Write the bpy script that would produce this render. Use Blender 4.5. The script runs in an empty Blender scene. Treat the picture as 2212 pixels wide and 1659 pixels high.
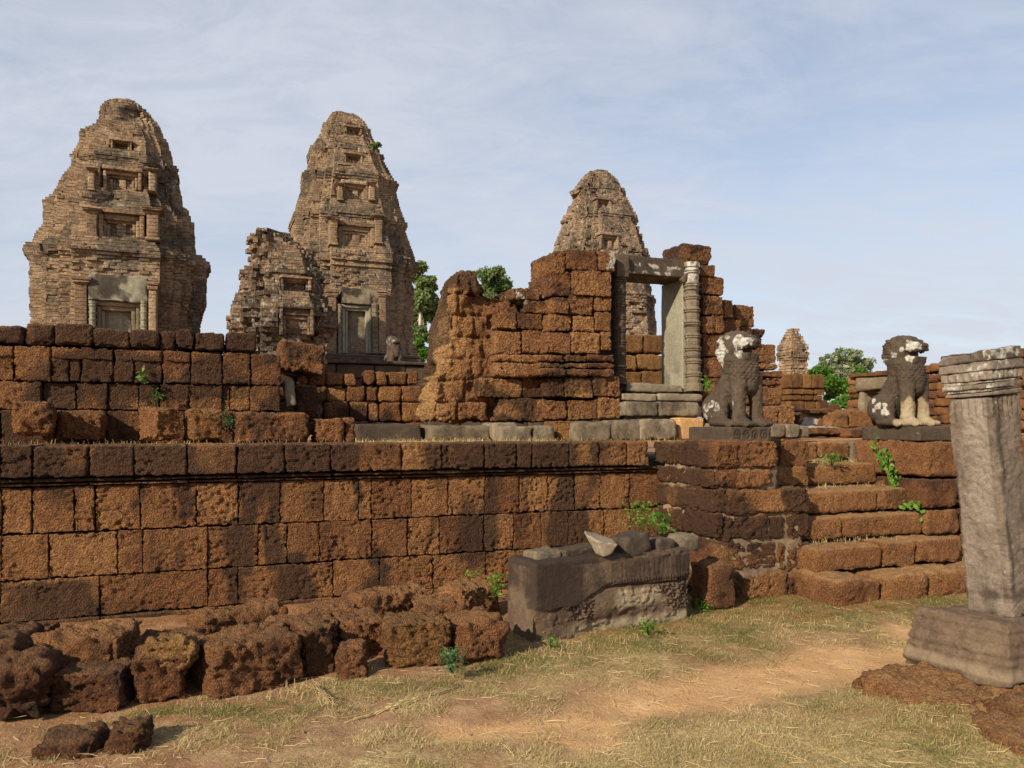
import bpy, math, random
import numpy as np
from mathutils import Vector, Matrix

# ------------------------------------------------------------------ camera, light, exposure
SC = bpy.context.scene
COL = SC.collection
CAMZ = 1.65
F = 1659.0            # focal length in the 2212 px wide frame used for measuring
HX, HY = 1106.0, 925.0
cam_d = bpy.data.cameras.new("camera")
cam = bpy.data.objects.new("camera", cam_d); COL.objects.link(cam)
cam.location = (0, 0, CAMZ); cam.rotation_euler = (math.pi/2, 0, 0)
cam_d.sensor_width = 36; cam_d.lens = 27.0
cam_d.shift_y = 95.5/2212
cam_d.clip_start = 0.05; cam_d.clip_end = 3000
SC.camera = cam

SUN_EL = math.radians(28)
SUN_TRAVEL = (0.614, 0.789)
w_ = bpy.data.worlds.new("World"); SC.world = w_; w_.use_nodes = True
def build_world():
    nt = w_.node_tree; N = nt.nodes; L = nt.links; N.clear()
    out = N.new('ShaderNodeOutputWorld')
    sky = N.new('ShaderNodeTexSky'); sky.sky_type = 'NISHITA'; sky.sun_disc = False
    sky.sun_elevation = SUN_EL; sky.sun_rotation = math.atan2(-SUN_TRAVEL[0], -SUN_TRAVEL[1]) % (2*math.pi)
    sky.air_density = 1.0; sky.dust_density = 1.2; sky.ozone_density = 1.5
    b1 = N.new('ShaderNodeBackground'); b1.inputs[1].default_value = 0.105
    hs0 = N.new('ShaderNodeHueSaturation'); hs0.inputs['Saturation'].default_value = 0.9; L.new(sky.outputs[0], hs0.inputs['Color'])
    L.new(hs0.outputs[0], b1.inputs[0])
    tc = N.new('ShaderNodeTexCoord')
    sep = N.new('ShaderNodeSeparateXYZ'); L.new(tc.outputs['Generated'], sep.inputs[0])
    def m(op, a, b=None):
        n = N.new('ShaderNodeMath'); n.operation = op
        for i, v in enumerate((a, b)):
            if v is None: continue
            if isinstance(v, (int, float)): n.inputs[i].default_value = v
            else: L.new(v, n.inputs[i])
        return n.outputs[0]
    zz = m('ADD', m('MAXIMUM', sep.outputs[2], 0.0), 0.22)
    cx = m('DIVIDE', sep.outputs[0], zz); cy = m('DIVIDE', sep.outputs[1], zz)
    cb = N.new('ShaderNodeCombineXYZ'); L.new(cx, cb.inputs[0]); L.new(cy, cb.inputs[1])
    mp = N.new('ShaderNodeMapping'); mp.inputs['Rotation'].default_value = (0, 0, 0.5); mp.inputs['Scale'].default_value = (0.8, 1.5, 1); mp.inputs['Location'].default_value = (3.1, 1.7, 0)
    L.new(cb.outputs[0], mp.inputs[0])
    n1 = N.new('ShaderNodeTexNoise'); n1.inputs['Scale'].default_value = 0.9; n1.inputs['Detail'].default_value = 6; n1.inputs['Roughness'].default_value = 0.55; n1.inputs['Distortion'].default_value = 0.4
    L.new(mp.outputs[0], n1.inputs['Vector'])
    n2 = N.new('ShaderNodeTexNoise'); n2.inputs['Scale'].default_value = 5.5; n2.inputs['Detail'].default_value = 10; n2.inputs['Roughness'].default_value = 0.68; n2.inputs['Distortion'].default_value = 0.6
    L.new(mp.outputs[0], n2.inputs['Vector'])
    f = m('ADD', m('MULTIPLY', n1.outputs[0], 0.60), m('MULTIPLY', n2.outputs[0], 0.40))
    rp = N.new('ShaderNodeValToRGB'); rp.color_ramp.elements[0].position = 0.36; rp.color_ramp.elements[0].color = (0.36, 0.36, 0.36, 1)
    rp.color_ramp.elements[1].position = 0.62; rp.color_ramp.elements[1].color = (0.9, 0.9, 0.9, 1)
    L.new(f, rp.inputs[0])
    thin = N.new('ShaderNodeValToRGB'); thin.color_ramp.elements[0].position = 0.55; thin.color_ramp.elements[0].color = (1, 1, 1, 1); thin.color_ramp.elements[1].position = 0.85; thin.color_ramp.elements[1].color = (0.15, 0.15, 0.15, 1)  # cloud cover thinned overhead, above the frame, to cut ambient fill
    L.new(sep.outputs[2], thin.inputs[0]); low = N.new('ShaderNodeValToRGB'); low.color_ramp.elements[0].position = 0.0; low.color_ramp.elements[0].color = (.24, .24, .24, 1); low.color_ramp.elements[1].position = 0.42; low.color_ramp.elements[1].color = (0, 0, 0, 1); L.new(sep.outputs[2], low.inputs[0]); cm = m('MINIMUM', m('MULTIPLY', m('ADD', rp.outputs[0], low.outputs[0]), thin.outputs[0]), 0.93)
    b2 = N.new('ShaderNodeBackground'); b2.inputs[0].default_value = (0.74, 0.78, 0.88, 1); b2.inputs[1].default_value = 0.61
    mx = N.new('ShaderNodeMixShader'); L.new(cm, mx.inputs[0]); L.new(b1.outputs[0], mx.inputs[1]); L.new(b2.outputs[0], mx.inputs[2])
    L.new(mx.outputs[0], out.inputs[0])
build_world()
sd = bpy.data.lights.new("sun", 'SUN'); sd.energy = 4.6; sd.angle = math.radians(0.6); sd.color = (1.0, 0.87, 0.68)
sun = bpy.data.objects.new("sun", sd); COL.objects.link(sun)
tv = Vector((SUN_TRAVEL[0]*math.cos(SUN_EL), SUN_TRAVEL[1]*math.cos(SUN_EL), -math.sin(SUN_EL)))
sun.rotation_euler = tv.to_track_quat('-Z', 'Y').to_euler(); sun.location = (-20, -25, 25)
SC.view_settings.view_transform = 'Standard'; SC.view_settings.look = 'None'
SC.view_settings.exposure = 0.55; SC.view_settings.gamma = 1.0

# ------------------------------------------------------------------ geometry of the place
CA, SA = math.cos(math.radians(21.6)), math.sin(math.radians(21.6))
def WN(w, n): return (CA*w - SA*n, SA*w + CA*n)           # temple axes (along the wall, into the temple) -> world
def wn_of(X, Y): return (CA*X + SA*Y, -SA*X + CA*Y)
def on_n(n, x, y):                                         # pixel -> (w, z) on the plane n
    u = (x-HX)/F; w = (CA*n*u + SA*n)/(CA - SA*u); D = SA*w + CA*n
    return w, CAMZ - (y-HY)*D/F
def on_w(w, x, y):
    u = (x-HX)/F; n = (CA*w - u*SA*w)/(SA + u*CA); D = SA*w + CA*n
    return n, CAMZ - (y-HY)*D/F
def pxD(x, y, D): return np.array([(x-HX)/F*D, D, CAMZ - (y-HY)*D/F])
ROT_T = math.radians(21.6)

# ------------------------------------------------------------------ noise
def _h(ix, iy, iz, s):
    n = (ix*374761393 + iy*668265263 + iz*2147483647 + s*1274126177) & 0xffffffff
    n = ((n ^ (n >> 13))*1274126177) & 0xffffffff
    n = ((n ^ (n >> 16))*2246822519) & 0xffffffff
    return ((n ^ (n >> 15)) & 0xffffff).astype(np.float64)/0xffffff
def vn(p, s=0):
    p = np.asarray(p, float); f0 = np.floor(p); f = p-f0; i = f0.astype(np.int64); f = f*f*(3-2*f)
    r = 0
    for dx in (0, 1):
        for dy in (0, 1):
            for dz in (0, 1):
                wgt = (f[:, 0] if dx else 1-f[:, 0])*(f[:, 1] if dy else 1-f[:, 1])*(f[:, 2] if dz else 1-f[:, 2])
                r = r + wgt*_h(i[:, 0]+dx, i[:, 1]+dy, i[:, 2]+dz, s)
    return r
def fbm(p, o=3, s=0):
    r = 0; a = 1; t = 0; p = np.asarray(p, float)
    for k in range(o):
        r = r + a*vn(p*(2.03**k)+k*17.3, s+k); t += a; a *= .5
    return r/t
def sst(a, b, x):
    t = np.clip((x-a)/(b-a), 0, 1); return t*t*(3-2*t)
def rnd(a, b): return random.uniform(a, b)

# ------------------------------------------------------------------ mesh helpers
class MB:
    def __init__(s): s.V = []; s.Q = []; s.T = []; s.A = {}; s.n = 0
    def add(s, V, Q=None, T=None, **attrs):
        V = np.asarray(V, float); k = len(V)
        for key in set(s.A) | set(attrs):
            if key not in s.A: s.A[key] = [np.zeros(s.n)] if s.n else []
            v = attrs.get(key, 0.0)
            s.A[key].append(np.broadcast_to(np.asarray(v, float), (k,)).copy())
        s.V.append(V)
        if Q is not None and len(Q): s.Q.append(np.asarray(Q, np.int64)+s.n)
        if T is not None and len(T): s.T.append(np.asarray(T, np.int64)+s.n)
        s.n += k
        return s
    def merge(s, o):
        for key in set(s.A) | set(o.A):
            if key not in s.A: s.A[key] = [np.zeros(s.n)] if s.n else []
        off = s.n
        for q in o.Q: s.Q.append(q+off)
        for t in o.T: s.T.append(t+off)
        for key in s.A: s.A[key] += o.A[key] if key in o.A else [np.zeros(o.n)]
        s.V += o.V; s.n += o.n
        return s
    def build(s, name, mat, parent=None, smooth=True, origin=None):
        V = np.concatenate(s.V)
        o = np.zeros(3)
        if origin is not None: o = np.asarray(origin, float)
        if parent is not None: o = np.array(parent.location)
        me = bpy.data.meshes.new(name)
        Q = np.concatenate(s.Q) if s.Q else np.zeros((0, 4), np.int64)
        T = np.concatenate(s.T) if s.T else np.zeros((0, 3), np.int64)
        nl = Q.size+T.size
        me.vertices.add(len(V)); me.vertices.foreach_set('co', (V-o).astype(np.float32).ravel())
        me.loops.add(nl); me.loops.foreach_set('vertex_index', np.concatenate([Q.ravel(), T.ravel()]).astype(np.int32))
        npoly = len(Q)+len(T); me.polygons.add(npoly)
        ls = np.concatenate([np.arange(len(Q))*4, Q.size+np.arange(len(T))*3]).astype(np.int32)
        me.polygons.foreach_set('loop_start', ls)
        me.update(calc_edges=True)
        me.polygons.foreach_set('use_smooth', np.full(npoly, smooth))
        for key, arrs in s.A.items():
            at = me.attributes.new(key, 'FLOAT', 'POINT'); at.data.foreach_set('value', np.concatenate(arrs).astype(np.float32))
        me.materials.append(mat); me.validate()
        ob = bpy.data.objects.new(name, me); COL.objects.link(ob)
        if parent is not None: ob.parent = parent
        else: ob.location = o
        return ob
def tag(o, label=None, cat=None, group=None, kind=None):
    if label: o['label'] = label
    if cat: o['category'] = cat
    if group: o['group'] = group
    if kind: o['kind'] = kind
    return o
def thing(name, loc, label, cat, group=None):
    o = bpy.data.objects.new(name, None); COL.objects.link(o); o.location = loc; o.empty_display_size = .2
    return tag(o, label, cat, group)

def lattice(xs, ys, zs, skip=()):
    """surface of a box lattice: welded vertices + quads"""
    nx, ny, nz = len(xs), len(ys), len(zs)
    faces = []
    def grid(axis, side, na, nb):
        a, b = np.meshgrid(np.arange(na-1), np.arange(nb-1), indexing='ij'); a = a.ravel(); b = b.ravel()
        q = []
        for da, db in ((0, 0), (1, 0), (1, 1), (0, 1)):
            A = a+da; B = b+db; S = np.full_like(A, side)
            if axis == 0: i, j, k = S, A, B
            elif axis == 1: i, j, k = B, S, A
            else: i, j, k = A, B, S
            q.append((i*ny+j)*nz+k)
        q = np.stack(q, 1)
        if side == 0: q = q[:, ::-1]
        return q
    if '-x' not in skip: faces.append(grid(0, 0, ny, nz))
    if '+x' not in skip: faces.append(grid(0, nx-1, ny, nz))
    if '-y' not in skip: faces.append(grid(1, 0, nz, nx))
    if '+y' not in skip: faces.append(grid(1, ny-1, nz, nx))
    if '-z' not in skip: faces.append(grid(2, 0, nx, ny))
    if '+z' not in skip: faces.append(grid(2, nz-1, nx, ny))
    Q = np.concatenate(faces); u, inv = np.unique(Q, return_inverse=True)
    i = u//(ny*nz); j = (u//nz) % ny; k = u % nz
    return np.stack([xs[i], ys[j], zs[k]], 1), inv.reshape(Q.shape)
def axis_pts(h, r, res):
    m = max(1, int(round(2*(h-r)/res)))
    inner = np.linspace(-(h-r), h-r, m+1)
    e = np.array([1.0, .72, .42]) if r > res else np.array([1.0, .5])
    return np.concatenate([-(h-r)-e*r, inner, (h-r)+e[::-1]*r])
BLK = [0]
def block(size, M, r=.02, res=.03, rough=.006, pits=.006, warp=.012, chip=.8, skip=(), tint=None, taper=(0, 0), stain=0., lichen=0., dust=.25):
    """worn stone block; size full extents, M 4x4 to world; returns an MB with attributes"""
    BLK[0] += 1; sd_ = BLK[0]*7.31
    h = np.array(size)/2; r = min(r, .45*h.min())
    V, Q = lattice(axis_pts(h[0], r, res), axis_pts(h[1], r, res), axis_pts(h[2], r, res), skip)
    off = np.array([sd_, sd_*1.7, sd_*.6])
    rr = r*(1+chip*(2*vn(V*4.0/max(.25, 2*h.max())*1.3+off, 3)-.6)); rr = np.clip(rr, r*.35, .9*h.min())
    inner = np.clip(V, -(h-rr[:, None]), h-rr[:, None]); d = V-inner
    ln = np.linalg.norm(d, axis=1); L1 = np.maximum(ln, 1e-9)
    nrm = d/L1[:, None]
    P = inner+nrm*rr[:, None]
    if taper[0] or taper[1]:
        t = (P[:, 2]/h[2]+1)/2
        P[:, 0] *= 1-taper[0]*t; P[:, 1] *= 1-taper[1]*t
    dsp = warp*(2*fbm(P*3.2+off, 2, 1)-1)+rough*(2*fbm(P*19+off, 3, 5)-1)
    if pits:
        pt = vn(P*np.array([38, 38, 58])+off, 9); pt2 = vn(P*np.array([19, 19, 26])+off, 11); pm_ = sst(.35, .65, vn(P*5+off, 12))
        dsp -= pits*(.45+.75*pm_)*sst(.42, .72, pt)+1.2*pits*sst(.74, .9, pt2)*pm_
    P = P+nrm*dsp[:, None]
    M = np.asarray(M)
    Pw = P@M[:3, :3].T+M[:3, 3]
    k = len(Pw)
    return MB().add(Pw, Q, dust=dust*sst(.55, .9, nrm@M[2, :3]), tint=np.full(k, random.random() if tint is None else tint), stain=np.full(k, stain) if np.isscalar(stain) else stain, lichen=np.full(k, lichen))
def mat4(loc, rz=0, rx=0, ry=0):
    return np.array(Matrix.Translation(Vector(loc)) @ Matrix.Rotation(rz, 4, 'Z') @ Matrix.Rotation(rx, 4, 'X') @ Matrix.Rotation(ry, 4, 'Y'))
def wnz_block(w0, w1, n0, n1, z0, z1, gap=.006, rj=0.0, **kw):
    X, Y = WN((w0+w1)/2, (n0+n1)/2)
    return block((w1-w0-gap, n1-n0, z1-z0-gap), mat4((X, Y, (z0+z1)/2), ROT_T+rnd(-rj, rj), rnd(-rj, rj), rnd(-rj, rj)), **kw)
def ell(c, r, M=None, nu=20, nv=12):
    th = np.linspace(0, 2*np.pi, nu, endpoint=False); ph = np.linspace(0, np.pi, nv+1)[1:-1]
    P, T = np.meshgrid(ph, th, indexing='ij')
    V = np.stack([np.sin(P)*np.cos(T), np.sin(P)*np.sin(T), np.cos(P)], -1).reshape(-1, 3)
    V = np.concatenate([V, [[0, 0, 1]], [[0, 0, -1]]])
    Q = []; Tr = []
    for i in range(nv-2):
        for j in range(nu): Q.append((i*nu+j, (i+1)*nu+j, (i+1)*nu+(j+1) % nu, i*nu+(j+1) % nu))
    a, b = len(V)-2, len(V)-1
    for j in range(nu):
        Tr.append((a, j, (j+1) % nu)); Tr.append((b, (nv-2)*nu+(j+1) % nu, (nv-2)*nu+j))
    V = V*np.array(r)
    if M is not None: V = V@np.array(M)[:3, :3].T
    return V+np.array(c), Q, Tr
def tube(pts, rad, seg=10, cap=True):
    pts = [np.array(p, float) for p in pts]; n = len(pts); V = []; Q = []; T = []
    up = np.array([0, 0, 1.0])
    for i, p in enumerate(pts):
        t = pts[min(i+1, n-1)]-pts[max(i-1, 0)]; t /= np.linalg.norm(t)+1e-9
        a = np.cross(t, up if abs(t[2]) < .95 else np.array([1.0, 0, 0])); a /= np.linalg.norm(a); b = np.cross(t, a)
        for j in range(seg):
            an = 2*np.pi*j/seg; V.append(p+rad[i]*(np.cos(an)*a+np.sin(an)*b))
    for i in range(n-1):
        for j in range(seg): Q.append((i*seg+j, i*seg+(j+1) % seg, (i+1)*seg+(j+1) % seg, (i+1)*seg+j))
    if cap:
        V.append(pts[0]); V.append(pts[-1]); a = len(V)-2; b = a+1
        for j in range(seg):
            T.append((a, (j+1) % seg, j)); T.append((b, (n-1)*seg+j, (n-1)*seg+(j+1) % seg))
    return np.array(V), Q, T
def remesh(mb, voxel, smooth=4):
    """one closed skin over joined primitives"""
    V = np.concatenate(mb.V)
    ob = mb.build("tmp", MATS['sandstone'])
    md = ob.modifiers.new("r", 'REMESH'); md.mode = 'VOXEL'; md.voxel_size = voxel
    if smooth:
        ms = ob.modifiers.new("s", 'SMOOTH'); ms.iterations = smooth; ms.factor = .5
    dg = bpy.context.evaluated_depsgraph_get(); dg.update()
    ev = ob.evaluated_get(dg); me = ev.to_mesh()
    co = np.empty(len(me.vertices)*3); me.vertices.foreach_get('co', co)
    no = np.empty(len(me.vertices)*3); me.vertices.foreach_get('normal', no)
    Q = [tuple(p.vertices) for p in me.polygons if len(p.vertices) == 4]; T = [tuple(p.vertices) for p in me.polygons if len(p.vertices) == 3]
    ev.to_mesh_clear(); om = ob.data; bpy.data.objects.remove(ob); bpy.data.meshes.remove(om)
    return co.reshape(-1, 3), no.reshape(-1, 3), Q, T

# ------------------------------------------------------------------ materials
MATS = {}
class NT:
    def __init__(s, name):
        s.m = bpy.data.materials.new(name); s.m.use_nodes = True; s.nt = s.m.node_tree; s.N = s.nt.nodes; s.L = s.nt.links
        s.b = s.N['Principled BSDF']; s.b.inputs['Specular IOR Level'].default_value = .25
        s.pos = s.N.new('ShaderNodeNewGeometry').outputs['Position']
        MATS[name] = s.m
    def noise(s, scale, detail=4, rough=.55, dist=0, vec=None, stretch=None):
        n = s.N.new('ShaderNodeTexNoise'); n.inputs['Scale'].default_value = scale; n.inputs['Detail'].default_value = detail
        n.inputs['Roughness'].default_value = rough; n.inputs['Distortion'].default_value = dist
        v = vec or s.pos
        if stretch:
            mp = s.N.new('ShaderNodeMapping'); mp.inputs['Scale'].default_value = stretch; s.L.new(v, mp.inputs[0]); v = mp.outputs[0]
        s.L.new(v, n.inputs['Vector']); return n.outputs[0]
    def vor(s, scale, feature='F1', out='Distance'):
        n = s.N.new('ShaderNodeTexVoronoi'); n.feature = feature; n.inputs['Scale'].default_value = scale; s.L.new(s.pos, n.inputs['Vector']); return n.outputs[out]
    def attr(s, name):
        n = s.N.new('ShaderNodeAttribute'); n.attribute_name = name; return n.outputs['Fac']
    def math(s, op, a, b=None, clamp=False):
        n = s.N.new('ShaderNodeMath'); n.operation = op; n.use_clamp = clamp
        for i, v in enumerate((a, b)):
            if v is None: continue
            if isinstance(v, (int, float)): n.inputs[i].default_value = v
            else: s.L.new(v, n.inputs[i])
        return n.outputs[0]
    def ramp(s, fac, stops, interp='LINEAR'):
        n = s.N.new('ShaderNodeValToRGB'); e = n.color_ramp.elements; n.color_ramp.interpolation = interp
        while len(e) < len(stops): e.new(.5)
        for el, (p, c) in zip(e, stops):
            el.position = p; el.color = (c, c, c, 1) if isinstance(c, (int, float)) else (*c, 1)
        s.L.new(fac, n.inputs[0]); return n.outputs[0]
    def mix(s, fac, a, b, mode='MIX'):
        n = s.N.new('ShaderNodeMix'); n.data_type = 'RGBA'; n.blend_type = mode
        for sock, v in ((n.inputs['Factor'], fac), (n.inputs['A'], a), (n.inputs['B'], b)):
            if isinstance(v, (int, float)): sock.default_value = v
            elif isinstance(v, tuple): sock.default_value = (*v, 1)
            else: s.L.new(v, sock)
        return n.outputs['Result']
    def bump(s, h, strength=.5, dist=.02, prev=None):
        n = s.N.new('ShaderNodeBump'); n.inputs['Strength'].default_value = strength; n.inputs['Distance'].default_value = dist
        s.L.new(h, n.inputs['Height'])
        if prev is not None: s.L.new(prev, n.inputs['Normal'])
        return n.outputs[0]
    def done(s, col, normal=None, rough=.9):
        s.L.new(col, s.b.inputs['Base Color'])
        if normal is not None: s.L.new(normal, s.b.inputs['Normal'])
        if isinstance(rough, (int, float)): s.b.inputs['Roughness'].default_value = rough
        else: s.L.new(rough, s.b.inputs['Roughness'])
        return s.m
def m_laterite(name, stops, fine=1.0, bias=0.0, gs=1.0):
    t = NT(name)
    n1 = t.noise(1.6, 4, .6); n2 = t.noise(8, 6, .62); n3 = t.noise(48, 4, .6); tint = t.attr('tint')
    f = t.math('ADD', t.math('MULTIPLY', tint, .25), t.math('ADD', t.math('MULTIPLY', n1, .36), t.math('ADD', t.math('MULTIPLY', n2, .42), t.math('MULTIPLY', n3, .26))))
    f = t.math('SUBTRACT', f, .18-bias)
    col = t.ramp(f, stops)
    # iron-rich nodules and pale pebbles
    ps = t.vor(55); peb = t.ramp(ps, [(.0, 1.0), (.16, 0.0)])
    pebm = t.math('MULTIPLY', peb, t.ramp(t.noise(5, 2), [(.5, 0.0), (.68, .75)]))
    col = t.mix(pebm, col, (.50, .24, .09))
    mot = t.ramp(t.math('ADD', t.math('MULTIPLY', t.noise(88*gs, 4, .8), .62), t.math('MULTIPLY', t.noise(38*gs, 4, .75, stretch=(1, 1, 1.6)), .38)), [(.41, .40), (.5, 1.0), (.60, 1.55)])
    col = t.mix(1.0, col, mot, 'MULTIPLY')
    # dark crust of algae
    st = t.attr('stain')
    sn = t.math('ADD', t.math('MULTIPLY', t.noise(2.3, 5, .6, stretch=(1, 1, .55)), .75), t.math('MULTIPLY', t.noise(22, 4, .65), .25))
    sm = t.math('ADD', t.math('MULTIPLY', t.math('SUBTRACT', sn, .585), 4.6), t.math('MULTIPLY', st, 2.7), clamp=True)
    crust = t.ramp(t.noise(35, 4, .7), [(.3, (.018, .010, .007)), (.7, (.068, .034, .019))])
    col = t.mix(t.math('MULTIPLY', sm, .84), col, crust)
    du = t.math('MULTIPLY', t.attr('dust'), t.ramp(t.noise(9, 5, .7), [(.3, .35), (.6, 1.0)]), clamp=True)
    col = t.mix(du, col, t.ramp(t.noise(20, 5, .7), [(.3, (.30, .155, .062)), (.7, (.44, .27, .125))]))
    li = t.attr('lichen')
    lm = t.math('ADD', t.math('MULTIPLY', t.math('SUBTRACT', t.noise(11, 6, .7), .72), 9.0), t.math('MULTIPLY', li, 5.5))
    lm = t.math('MULTIPLY', t.math('MULTIPLY', lm, t.ramp(t.noise(30, 4, .7), [(.38, .3), (.55, 1.0)])), t.ramp(li, [(0, .15), (.3, 1.0)]), clamp=True)
    col = t.mix(lm, col, (.46, .42, .36))
    h = t.math('ADD', t.math('MULTIPLY', t.noise(55*gs, 6, .8), 1.2), t.math('MULTIPLY', t.vor(68*gs), .7))
    nb = t.bump(h, 1.0*fine, .028/gs)
    return t.done(col, nb, .93)
LAT = [(.15, (.070, .027, .014)), (.34, (.148, .061, .024)), (.53, (.240, .110, .041)), (.72, (.322, .166, .062)), (.9, (.41, .25, .11))]
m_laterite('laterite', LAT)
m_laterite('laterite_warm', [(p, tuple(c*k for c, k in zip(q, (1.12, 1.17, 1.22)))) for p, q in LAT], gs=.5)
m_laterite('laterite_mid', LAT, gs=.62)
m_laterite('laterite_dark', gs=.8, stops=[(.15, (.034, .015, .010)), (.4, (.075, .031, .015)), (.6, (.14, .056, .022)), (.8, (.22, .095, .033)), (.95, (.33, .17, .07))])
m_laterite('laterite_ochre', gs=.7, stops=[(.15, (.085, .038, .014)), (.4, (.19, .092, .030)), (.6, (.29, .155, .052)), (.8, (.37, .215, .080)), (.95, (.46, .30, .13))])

def m_sandstone(name, stops, stain_amt=1.0, stain_col=(.028, .021, .016), scale=1.0, bias=0.0, spots=.0):
    t = NT(name)
    n1 = t.noise(1.8*scale, 5, .6); n2 = t.noise(9*scale, 6, .65); tint = t.attr('tint')
    f = t.math('ADD', t.math('MULTIPLY', n1, .55), t.math('ADD', t.math('MULTIPLY', n2, .38), t.math('MULTIPLY', tint, .2)))
    col = t.ramp(t.math('ADD', f, bias-.06), stops)
    fine = t.ramp(t.math('ADD', t.math('MULTIPLY', t.noise(80, 4, .75), .6), t.math('MULTIPLY', t.noise(24, 5, .7), .4)), [(.34, .60), (.64, 1.25)]); col = t.mix(1.0, col, fine, 'MULTIPLY')
    st = t.attr('stain')
    sn = t.math('ADD', t.math('MULTIPLY', t.noise(3.1*scale, 6, .62, stretch=(1, 1, .45)), .7), t.math('MULTIPLY', t.noise(26*scale, 5, .68), .3))
    sm = t.math('ADD', t.math('MULTIPLY', t.math('SUBTRACT', sn, .57), 5.5*stain_amt), t.math('MULTIPLY', st, 2.4), clamp=True)
    col = t.mix(t.math('MULTIPLY', sm, .86), col, stain_col)
    col = t.mix(t.attr('pale'), col, t.ramp(t.noise(6, 5, .6), [(.3, (.24, .18, .11)), (.7, (.36, .29, .19))]))
    li = t.attr('lichen')
    ln = t.math('ADD', t.math('MULTIPLY', t.noise(34, 6, .75), .55), t.math('MULTIPLY', t.noise(13, 4, .6), .45))
    lm = t.math('MULTIPLY', t.math('MULTIPLY', t.math('ADD', t.math('SUBTRACT', li, .62), t.math('MULTIPLY', t.math('SUBTRACT', ln, .42), 3.4)), 1.7), t.ramp(li, [(0.1, 0.), (.35, 1.0)]), clamp=True)
    if spots:
        sp = t.math('MULTIPLY', t.ramp(t.vor(16), [(.10, 1.0), (.17, 0.0)]), t.ramp(t.noise(3.5, 3), [(.56, 0.), (.64, spots)]))
        lm = t.math('MAXIMUM', lm, sp)
    col = t.mix(t.math('MULTIPLY', lm, .84), col, t.ramp(t.noise(60, 4, .7), [(.35, (.36, .35, .30)), (.6, (.60, .59, .53))]))
    nb = t.bump(t.math('ADD', t.math('ADD', t.noise(34, 7, .78), t.math('MULTIPLY', t.noise(9, 5, .65), .8)), t.math('MULTIPLY', t.ramp(t.vor(40), [(.0, 0.), (.22, 1.)]), .25)), .85, .018)
    return t.done(col, nb, .9)
m_sandstone('sandstone', [(.2, (.075, .056, .036)), (.45, (.16, .125, .082)), (.65, (.25, .20, .135)), (.9, (.36, .30, .21))])
m_sandstone('sandstone_dark', [(.2, (.034, .025, .018)), (.45, (.070, .050, .034)), (.62, (.115, .082, .056)), (.85, (.19, .14, .095))], .9, spots=.4)
m_sandstone('sandstone_pale', [(.2, (.17, .15, .105)), (.5, (.27, .25, .18)), (.8, (.38, .35, .26))], .55)
m_sandstone('sandstone_pink', [(.2, (.10, .072, .052)), (.42, (.175, .135, .100)), (.62, (.25, .205, .16)), (.9, (.34, .295, .24))], .9, (.060, .042, .030), spots=.4)
m_sandstone('sandstone_orange', [(.2, (.30, .15, .055)), (.5, (.44, .24, .095)), (.8, (.52, .32, .15))], .25, (.10, .05, .025))

def m_brick(name, stops, stain_amt=1.0, spots=.5):
    t = NT(name)
    tint = t.attr('tint'); n1 = t.noise(.7, 4, .6); n2 = t.noise(5, 5, .65)
    f = t.math('ADD', t.math('MULTIPLY', tint, .36), t.math('ADD', t.math('MULTIPLY', n1, .34), t.math('MULTIPLY', n2, .30)))
    col = t.ramp(f, stops)
    sp = t.N.new('ShaderNodeSeparateXYZ'); t.L.new(t.pos, sp.inputs[0])
    zf = t.math('FRACT', t.math('ADD', t.math('MULTIPLY', sp.outputs[2], 11.0), t.math('MULTIPLY', t.noise(1.3, 3), .8)))
    ln = t.math('MULTIPLY', t.ramp(zf, [(.0, 1.0), (.16, 0.), (.88, 0.), (1.0, 1.0)]), t.ramp(t.noise(3.5, 4, .7), [(.36, .15), (.6, 1.0)]))
    col = t.mix(t.math('MULTIPLY', ln, .62), col, (.055, .036, .022))
    col = t.mix(1.0, col, t.ramp(t.noise(14, 5, .75, stretch=(1, 1, 2.2)), [(.34, .55), (.5, 1.0), (.66, 1.4)]), 'MULTIPLY')
    st = t.attr('stain')
    sn = t.math('ADD', t.math('MULTIPLY', t.noise(.9, 6, .66, stretch=(1, 1, .8)), .6), t.math('MULTIPLY', t.noise(7, 5, .7), .4))
    sm = t.math('ADD', t.math('MULTIPLY', t.math('SUBTRACT', sn, .535), 6.5*stain_amt), t.math('MULTIPLY', st, 2.3), clamp=True)
    col = t.mix(t.math('MULTIPLY', sm, .84), col, t.ramp(t.noise(9, 3), [(.35, (.040, .030, .021)), (.7, (.12, .098, .070))]))
    li = t.attr('lichen')
    lm = t.math('MULTIPLY', t.math('MULTIPLY', t.math('SUBTRACT', t.noise(8, 5, .7), .52), 7.0), t.math('ADD', li, spots*.5), clamp=True)
    col = t.mix(lm, col, (.42, .38, .31))
    nb = t.bump(t.math('SUBTRACT', t.noise(12, 6, .7), t.math('MULTIPLY', ln, .5)), .7, .07)
    return t.done(col, nb, .95)
m_brick('brick', [(.2, (0.097, 0.056, 0.033)), (.40, (0.204, 0.130, 0.075)), (.6, (0.310, 0.215, 0.129)), (.85, (0.417, 0.310, 0.205))], 1.45)
m_brick('brick_pink', [(.2, (.09, .055, .036)), (.42, (.20, .130, .080)), (.6, (.30, .205, .130)), (.85, (.43, .33, .22))], 1.5, 1.0)
m_brick('brick_dark', [(.2, (.045, .030, .022)), (.42, (.115, .076, .048)), (.6, (.24, .155, .090)), (.85, (.40, .29, .175))], 1.7, 1.2)

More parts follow.
